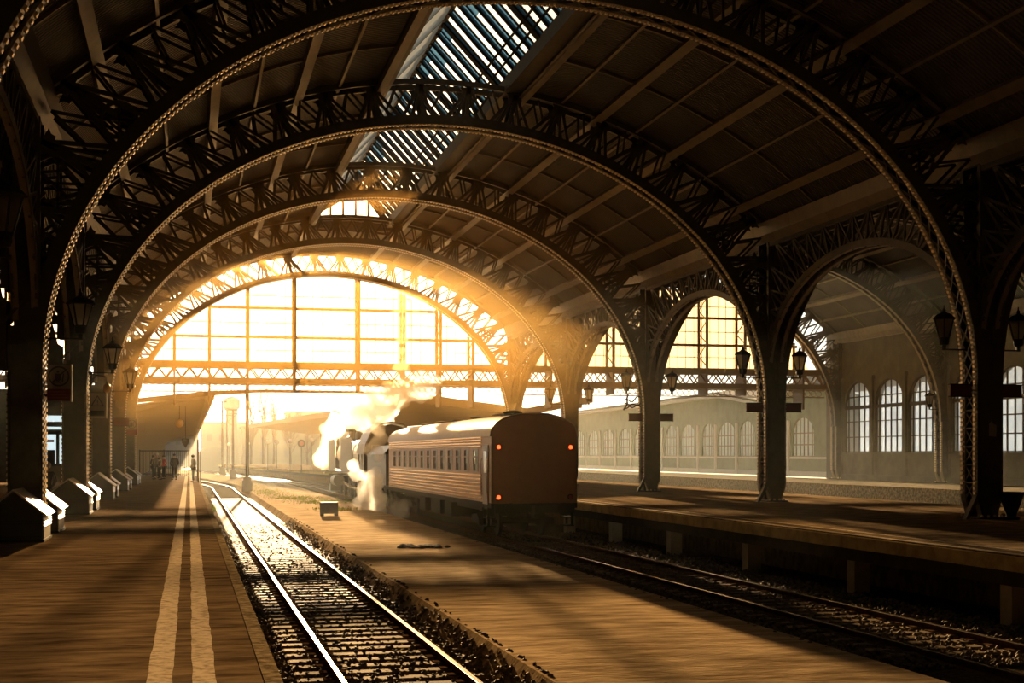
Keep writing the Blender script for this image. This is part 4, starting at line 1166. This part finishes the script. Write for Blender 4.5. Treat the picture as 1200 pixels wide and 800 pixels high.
# projecting signs on the left columns
def sign(y, z, w, h, kind, label):
    s = empty('platform_sign', (XL + CW / 2 + w / 2 + .06, y, z)); tag(s, label, 'sign')
    MB().box(-w / 2, w / 2, -.04, .04, 0, h).build('plate', mat('sign_grey', (.20, .165, .15), .5), s)
    MB().box(w / 2, w / 2 + .03, -.05, .05, -.01, h + .01).build('lit_edge_strip', mat('lit_edge', (.7, .66, .5), .4), s)  # pale strip stands in for light falling on the sign's edge
    MB().box(-w / 2 - .1, -w / 2, -.02, .02, h * .12, h * .18).box(-w / 2 - .1, -w / 2, -.02, .02, h * .82, h * .88).build('brackets', DARK, s)
    b = MB()
    if kind == 'ban':
        cz = h * .68; r = w * .38
        pts = [(r * math.cos(2 * PI * k / 30), cz + r * math.sin(2 * PI * k / 30)) for k in range(31)]
        b.curve_strip(pts, .035, -.048, -.04)
        b.bar((-r * .7, -.044, cz - r * .7), (r * .7, -.044, cz + r * .7), .03, .008)
        b.build('ban_ring', SIGNK, s)
        p = MB(); p.tube([(-.02, -.041, cz + .1), (-.02, -.047, cz + .1)], .028, 12)                  # head
        p.prism([(-.07, cz + .06), (.03, cz + .06), (.06, cz - .06), (.0, cz - .12), (-.06, cz - .11), (-.08, cz - .04)], 'y', -.047, -.04)
        p.prism([(.06, cz - .12), (.09, cz - .12), (.11, cz + .06), (.085, cz + .06)], 'y', -.047, -.04)
        p.box(-.12, .04, -.047, -.04, cz - .145, cz - .12)
        p.build('pictogram', SIGNK, s)
        MB().box(-w / 2 + .005, w / 2 - .005, -.046, -.04, .0, h * .33).build('red_panel', mat('sign_dark_red', (.12, .015, .015), .5), s)
        t = MB()
        for k in range(3): t.box(-w / 2 + .05, w / 2 - .05 - .04 * k, -.05, -.046, h * .08 + k * .065, h * .08 + k * .065 + .02)
        t.build('caption_lines', mat('sign_dim_red', (.2, .06, .055), .5), s)
    else:
        r = w * .36; cz = h * .66
        tri = [(-r, cz - r * .75), (r, cz - r * .75), (0, cz + r)]
        for a, c in ((0, 1), (1, 2), (2, 0)): b.bar((tri[a][0], -.045, tri[a][1]), (tri[c][0], -.045, tri[c][1]), .03, .01)
        b.box(-.012, .012, -.05, -.04, cz - r * .3, cz + r * .35).box(-.012, .012, -.05, -.04, cz - r * .55, cz - r * .42)
        b.build('warning_triangle', SIGNK, s)
        MB().box(-w / 2 + .04, w / 2 - .04, -.046, -.04, .06, h * .3).build('caption_panel', DARK, s)
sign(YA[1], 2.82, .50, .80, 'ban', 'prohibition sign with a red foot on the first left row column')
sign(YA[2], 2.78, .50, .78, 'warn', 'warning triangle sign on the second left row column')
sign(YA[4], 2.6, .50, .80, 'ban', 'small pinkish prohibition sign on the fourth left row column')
# loudspeakers and a bell among the left columns
def horn(x, y, z, label):
    o = empty('loudspeaker', (x, y, z)); tag(o, label, 'loudspeaker')
    MB().tube([(0, .0, 0), (0, -.22, 0), (0, -.36, -.01)], [.05, .09, .2], 14).build('horn', mat('horn_grey', (.14, .12, .09), .5), o)
    MB().tube([(0, .12, 0), (0, 0, 0)], .08, 12).bar((0, .05, 0), (-.3, .05, .1), .03, .03).build('driver', DARK, o)
horn(XL + .75, YA[3] + .1, 3.7, 'dark horn loudspeaker on the third left row column')
bl = empty('bell_lamp', (XL + .95, YA[2], 3.72)); tag(bl, 'round amber lamp hung below the lantern of the second left row column', 'lamp')
MB().sphere((0, 0, 0), .12, 14, 9, (1, 1, 1.2)).build('globe', MATS['amber_globe'], bl, smooth=True)
MB().tube([(0, 0, .1), (0, 0, .35), (-.55, 0, .45)], .018, 6).build('hook', DARK, bl)
# scroll bracket on the third right column, notice, bin
o = empty('scroll_bracket', (XR - CW / 2, YA[3], 3.85)); tag(o, 'wavy wrought iron bracket on the third nearest right row column', 'bracket')
b = MB()
for z0, amp in ((.30, .10), (.05, -.06), (-.12, .08)):
    b.tube([(-.05 - .75 * k / 10, 0, z0 + amp * math.sin(k * .9) - .02 * k * (1 if z0 > 0 else -.5)) for k in range(11)], .03, 6)
b.tube([(-.62, 0, .45), (-.68, 0, .25), (-.66, 0, .05), (-.74, 0, -.12), (-.84, 0, -.25)], .04, 6)
b.build('scrolls', DARK, o)
o = empty('notice', (XR + .05, YA[1] - HD - .005, 2.26)); tag(o, 'small pale paper notice stuck to the nearest right row column', 'notice')
MB().prism([(-.10, -.15), (.11, -.17), (.12, .13), (.02, .16), (.0, .24), (-.09, .17)], 'y', -.008, 0).build('sheet', mat('notice_paper', (.22, .2, .165), .7), o)
UL = 'dark flared litter urn at the foot of the nearest right row column'
o = MB().lathe([(.20, 0), (.22, .05), (.12, .1), (.14, .16), (.24, .45), (.29, .62), (.33, .66), (.33, .70), (.26, .70), (.22, .5)], n=20).build('litter_urn', DARK, None, (XR + .38, YA[1] - .75, 0), True)
tag(o, UL, 'urn')
# house shaped boxes beside the left columns
def make_box():
    o = empty('vent_box'); W, D, e, a = .56, .8, .60, 1.05
    MB().prism([(-W, 0), (W, 0), (W, e), (0, a - .04), (-W, e)], 'y', -D, D).build('body', mat('box_dark', (.035, .03, .022), .6, spec=.2), o)
    for s in (-1, 1):
        nrm = Vector((s * (a - e), 0, W)).normalized()
        MB().bar((0, 0, a), (s * (W + .09), 0, e - .065), D * 2 + .14, .035, (0, 0, 1)).build('roof_slope', mat('box_roof', (.42, .38, .32), .28, .3), o)
        b = MB()
        for k in range(4): z = .53 - .062 * k; b.prism([(s * W, z - .035), (s * (W + .04), z - .03), (s * W, z + .015)], 'y', -D + .03, D - .03)
        b.build('louvres', mat('louvre', (.42, .38, .3), .35, .3), o)
        MB().box(min(s * W, s * (W + .02)), max(s * W, s * (W + .02)), -D + .1, D - .1, .04, .3).build('panel', mat('box_panel', (.2, .17, .12), .5), o)
    b = MB()
    for z in (.1, .36, .42): b.box(-W, W, -D - .012, -D, z, z + .015)
    b.build('front_beads', DARK, o)
    MB().box(-W - .04, W + .04, -D - .04, D + .04, 0, .05).build('plinth', DARK, o)
    return o
bx = make_box(); index_kids(); fb = True
for i in range(1, 6):
    for s in (-1, 1):
        o = bx if fb else copy_tree(bx); fb = False
        o.location = (XL, YA[i] + s * 1.65, ZL)
        tag(o, f'low house shaped metal box {"before" if s < 0 else "behind"} the {NTH[i - 1]} left row column', 'box', 'house shaped boxes')
# block on the dirt strip, rubble, weeds
o = empty('concrete_block', (5.75, 59.4, -.955)); tag(o, 'small dark block with a slot under it on the dirt strip near the steam', 'block')
MB().box(-.36, .36, -.3, .3, .1, .58).build('body', DCONC, o)
for x in (-.3, .3): MB().box(x - .06, x + .06, -.28, .28, 0, .1).build('foot', DCONC, o)
rb = MB(); rr = random.Random(2)
for _ in range(40): rb.sphere((6.35 + rr.gauss(0, .28), 38.6 + rr.gauss(0, .25), -.94), rr.uniform(.04, .1), 7, 5, (1.3, 1, .7))
tag(rb.build('rubble', DCONC), 'little heap of dark rubble on the dirt strip', 'rubble', kind='stuff')
def tufts(name, spots, m, label, h):
    b = MB(); r = random.Random(9)
    for x, y, z, n, sx, sy in spots:
        for _ in range(n):
            px, py = x + r.gauss(0, sx), y + r.gauss(0, sy); hh = h * r.uniform(.4, 1); a = r.uniform(0, 6.28); dx, dy = .02 * math.cos(a), .02 * math.sin(a); lx, ly = r.gauss(0, .25) * hh, r.gauss(0, .25) * hh
            b.add([(px - dx, py - dy, z), (px + dx, py + dy, z), (px + lx, py + ly, z + hh)], [(0, 1, 2)])
    return tag(b.build(name, m, fix=False), label, 'grass', kind='stuff')
tufts('grass', [(5.2, 96, -.95, 900, .7, 6), (6.2, 83, -.95, 800, .9, 2.2), (7.0, 76, -.95, 700, .8, 1.6), (6.7, 66, -.95, 500, .5, 1.2), (5.0, 120, -.95, 900, .8, 9)], GRASS, 'patches of yellow green grass on the dirt strip', .12)
tufts('weed', [(1.05, 73, -1.24, 160, .14, .2)], mat('weed_green', (.25, .4, .03), .7), 'small bright green weed beside the near rail', .38)
# ------------------------------------------------------------------ people
def figure(name, loc, rz, h, coat, trousers, hat, label, hatkind='cap', lean=0.0, seated=False):
    root = empty('person', loc, rz); tag(root, label, 'person', None)
    k = h / 1.76
    SK = mat('skin', (.45, .28, .2), .55)
    def skin(nm, verts, edges, rad, m, lv=2):
        me = bpy.data.meshes.new(nm); me.from_pydata([(x * k, y * k, z * k) for x, y, z in verts], edges, [])
        o = bpy.data.objects.new(nm, me); COL.objects.link(o); o.parent = root; me.materials.append(m)
        md = o.modifiers.new('skin', 'SKIN'); md.use_smooth_shade = True
        for i, r in enumerate(rad):
            v = me.skin_vertices[0].data[i]; v.radius = (r[0] * k, r[1] * k) if isinstance(r, tuple) else (r * k, r * k)
        me.skin_vertices[0].data[0].use_root = True
        s = o.modifiers.new('smooth', 'SUBSURF'); s.levels = lv; s.render_levels = lv
        return o
    legs = [((-.09, 0, .90), (-.1, .02, .50), (-.1, -.03, .10), (-.11, .12, .05)), ((.09, 0, .90), (.11, .05, .50), (.13, .02, .10), (.15, .17, .05))]
    V = [(0, 0, .97), (0, -.01, 1.15), (0, 0 + lean * .4, 1.38), (0, .01 + lean, 1.51), (0, .02 + lean, 1.60), (0, .03 + lean, 1.70), (0, .125 + lean, 1.615)]
    E_ = [(0, 1), (1, 2), (2, 3), (3, 4), (4, 5), (4, 6)]
    R = [(.15, .11), (.14, .10), (.17, .11), .052, (.075, .088), (.07, .08), .016]
    for l in legs:
        b = len(V); V += list(l); E_ += [(0, b), (b, b + 1), (b + 1, b + 2), (b + 2, b + 3)]; R += [.085, .058, .042, .036]
    arms = []
    for s in (-1, 1):
        b = len(V); a = [(s * .18, lean * .4, 1.42), (s * .27, -.05, 1.16), (s * .20, .10, .99), (s * .16, .15, .95)]
        arms.append(a); V += a; E_ += [(2, b), (b, b + 1), (b + 1, b + 2), (b + 2, b + 3)]; R += [.055, .042, .032, .036]
    skin('body', V, E_, R, SK)
    cv = [(0, 0, .80), (0, 0, .97), (0, -.01, 1.16), (0, lean * .4, 1.39), (0, lean * .7, 1.47)]; ce = [(0, 1), (1, 2), (2, 3), (3, 4)]; cr_ = [(.19, .14), (.175, .13), (.165, .125), (.20, .13), (.075, .07)]
    for a in arms:
        b = len(cv); cv += a; ce += [(3, b), (b, b + 1), (b + 1, b + 2), (b + 2, b + 3)]; cr_ += [.075, .062, .055, .05]
    skin('coat', cv, ce, cr_, coat)
    tv = [(0, 0, .95)]; te = []; tr = [(.15, .115)]
    for l in legs:
        b = len(tv); tv += [l[0], l[1], l[2]]; te += [(0, b), (b, b + 1), (b + 1, b + 2)]; tr += [.10, .075, .06]
    skin('trousers', tv, te, tr, trousers)
    for l in legs:
        MB().sphere((l[3][0] * k, (l[3][1] - .06) * k, .05 * k), .1 * k, 10, 7, (.55, 1.35, .5)).build('shoe', DARK, root, smooth=True)
    hb = MB()
    if hatkind == 'cap': hb.sphere((0, (.02 + lean) * k, 1.70 * k), .098 * k, 14, 9, (.95, 1.1, .85)); hb.lathe([(.1 * k, 1.665 * k), (.1 * k, 1.69 * k)], (0, (.05 + lean) * k, 0), 14)
    elif hatkind == 'fur': hb.sphere((0, (.02 + lean) * k, 1.70 * k), .14 * k, 16, 10, (1, 1.05, .95))
    else: hb.sphere((0, (.005 + lean) * k, 1.675 * k), .105 * k, 14, 9, (.95, 1.1, 1.0))
    hb.build('hat' if hatkind != 'hair' else 'hair', hat, root, smooth=True)
    return root
CK = mat('coat_black', (.03, .026, .022), .8); CB = mat('coat_brown', (.07, .05, .035), .8); CR = mat('coat_red', (.38, .035, .03), .8); CG = mat('coat_grey', (.16, .14, .11), .8)
HG = mat('fur_grey', (.40, .37, .32), .9, noise=30, col2=(.3, .27, .23), bump=.01)
figure('person', (-1.02, 100.0, ZL), .3, 1.80, CK, CK, CK, 'person in a long dark coat, standing in front of the group by the fence')
figure('person', (-1.75, 103, ZL), 2.0, 1.70, CR, CK, CB, 'person in a red jacket in the group by the fence', 'cap')
figure('person', (-2.05, 101, ZL), -1.4, 1.55, CB, CK, CK, 'short person in brown between the red jacket and the left end of the group', 'hair')
figure('person', (-2.5, 102, ZL), -2.0, 1.72, CK, CK, CB, 'person in dark clothes at the left end of the group by the fence', 'hair')
figure('person', (-2.35, 107, ZL), 2.9, 1.85, CG, CK, HG, 'person with a pale grey hood standing behind the group', 'fur')
figure('person', (.25, 90.6, ZL), 1.2, 1.75, CG, CB, CK, 'person in a greenish coat alone at the platform edge, facing the group', 'hair', .03)
figure('person', (-4.15, 44.0, ZL), .2, 1.50, CK, CB, HG, 'person with a round grey fur hat between the first two left columns', 'fur')
post_ = empty('edge_post', (.52, 90.2, ZL)); tag(post_, 'dark post at the platform edge next to the lone person', 'post')
MB().box(-.06, .06, -.06, .06, 0, 2.7).build('shaft', DARK, post_); MB().box(.12, .16, -.02, .02, 0, 2.6).build('rod', DARK, post_)
# ------------------------------------------------------------------ haze, light, camera
hz = MB().box(-70, 90, 26, 330, -1.5, 13.9).build('haze', volume('hall_haze', HAZE_COL, HAZE_D, HAZE_G))
tag(hz, 'thin sunlit haze of smoke and steam filling the hall', 'haze', kind='stuff')
sh = MB().box(-3.2, 19.6, 50, 84.6, 1.5, 13.8).build('glow_haze', volume('glow_haze', SH_COL, SH_D, SH_G))  # extra haze box, the golden glow of the sun put into its colour
sm = MATS['glow_haze']; sm.cycles.homogeneous_volume = False
snt = sm.node_tree; tcs = snt.nodes.new('ShaderNodeTexCoord'); sx_ = snt.nodes.new('ShaderNodeSeparateXYZ'); snt.links.new(tcs.outputs['Object'], sx_.inputs[0])
mz = snt.nodes.new('ShaderNodeMapRange'); mz.interpolation_type = 'SMOOTHSTEP'
mz.inputs['From Min'].default_value = 1.5; mz.inputs['From Max'].default_value = 7.5; mz.inputs['To Max'].default_value = SH_D
snt.links.new(sx_.outputs['Z'], mz.inputs['Value'])
for nd in snt.nodes:
    if 'Density' in nd.inputs: snt.links.new(mz.outputs[0], nd.inputs['Density'])
tag(sh, 'haze coloured golden for the sun glow under the roof at the far end of the main hall', 'haze', kind='stuff')
AZ, EL = math.radians(3.8), math.radians(7.7)
sd = Vector((math.sin(AZ) * math.cos(EL), math.cos(AZ) * math.cos(EL), math.sin(EL)))
sun = bpy.data.lights.new('sun', 'SUN'); sun.energy = SUN_E; sun.color = SUN_C; sun.angle = math.radians(0.6)
so = bpy.data.objects.new('sun', sun); COL.objects.link(so)
so.rotation_euler = sd.to_track_quat('Z', 'Y').to_euler()
w = bpy.data.worlds.new('sky'); S.world = w; w.use_nodes = True
nt = w.node_tree; nt.nodes.clear()
out = nt.nodes.new('ShaderNodeOutputWorld'); bg = nt.nodes.new('ShaderNodeBackground')
tc = nt.nodes.new('ShaderNodeTexCoord')
dp = nt.nodes.new('ShaderNodeVectorMath'); dp.operation = 'DOT_PRODUCT'; dp.inputs[1].default_value = sd
nt.links.new(tc.outputs['Generated'], dp.inputs[0])
rp = nt.nodes.new('ShaderNodeValToRGB'); nt.links.new(dp.outputs['Value'], rp.inputs['Fac'])
els = rp.color_ramp.elements
els[0].position = 0.0; els[0].color = (*SKY_A, 1)
els[1].position = 1.0; els[1].color = (*SKY_D, 1)
e = els.new(.80); e.color = (*SKY_B, 1)
e = els.new(.965); e.color = (*SKY_C, 1)
e = els.new(.993); e.color = (*SKY_C2, 1)
nt.links.new(rp.outputs['Color'], bg.inputs['Color']); bg.inputs['Strength'].default_value = SKY_S
nt.links.new(bg.outputs[0], out.inputs['Surface'])
cam = bpy.data.cameras.new('camera'); co = bpy.data.objects.new('camera', cam); COL.objects.link(co)
co.location = (0, 0, 1.65); co.rotation_euler = (PI / 2, 0, -math.atan(.2305))
cam.sensor_width = 36; cam.lens = 1640 / 1200 * 36; cam.shift_y = 132 / 1200
cam.clip_end = 2000; cam.clip_start = .1
S.camera = co
S.view_settings.view_transform = 'Standard'; S.view_settings.look = 'None'
S.view_settings.exposure = EXPO; S.view_settings.gamma = 1; S.view_settings.use_curve_mapping = False
S.cycles.max_bounces = 6; S.cycles.diffuse_bounces = 3; S.cycles.glossy_bounces = 3; S.cycles.transmission_bounces = 4
S.cycles.transparent_max_bounces = 24; S.cycles.volume_bounces = 4
S.cycles.use_denoising = True
S.cycles.sample_clamp_indirect = 6
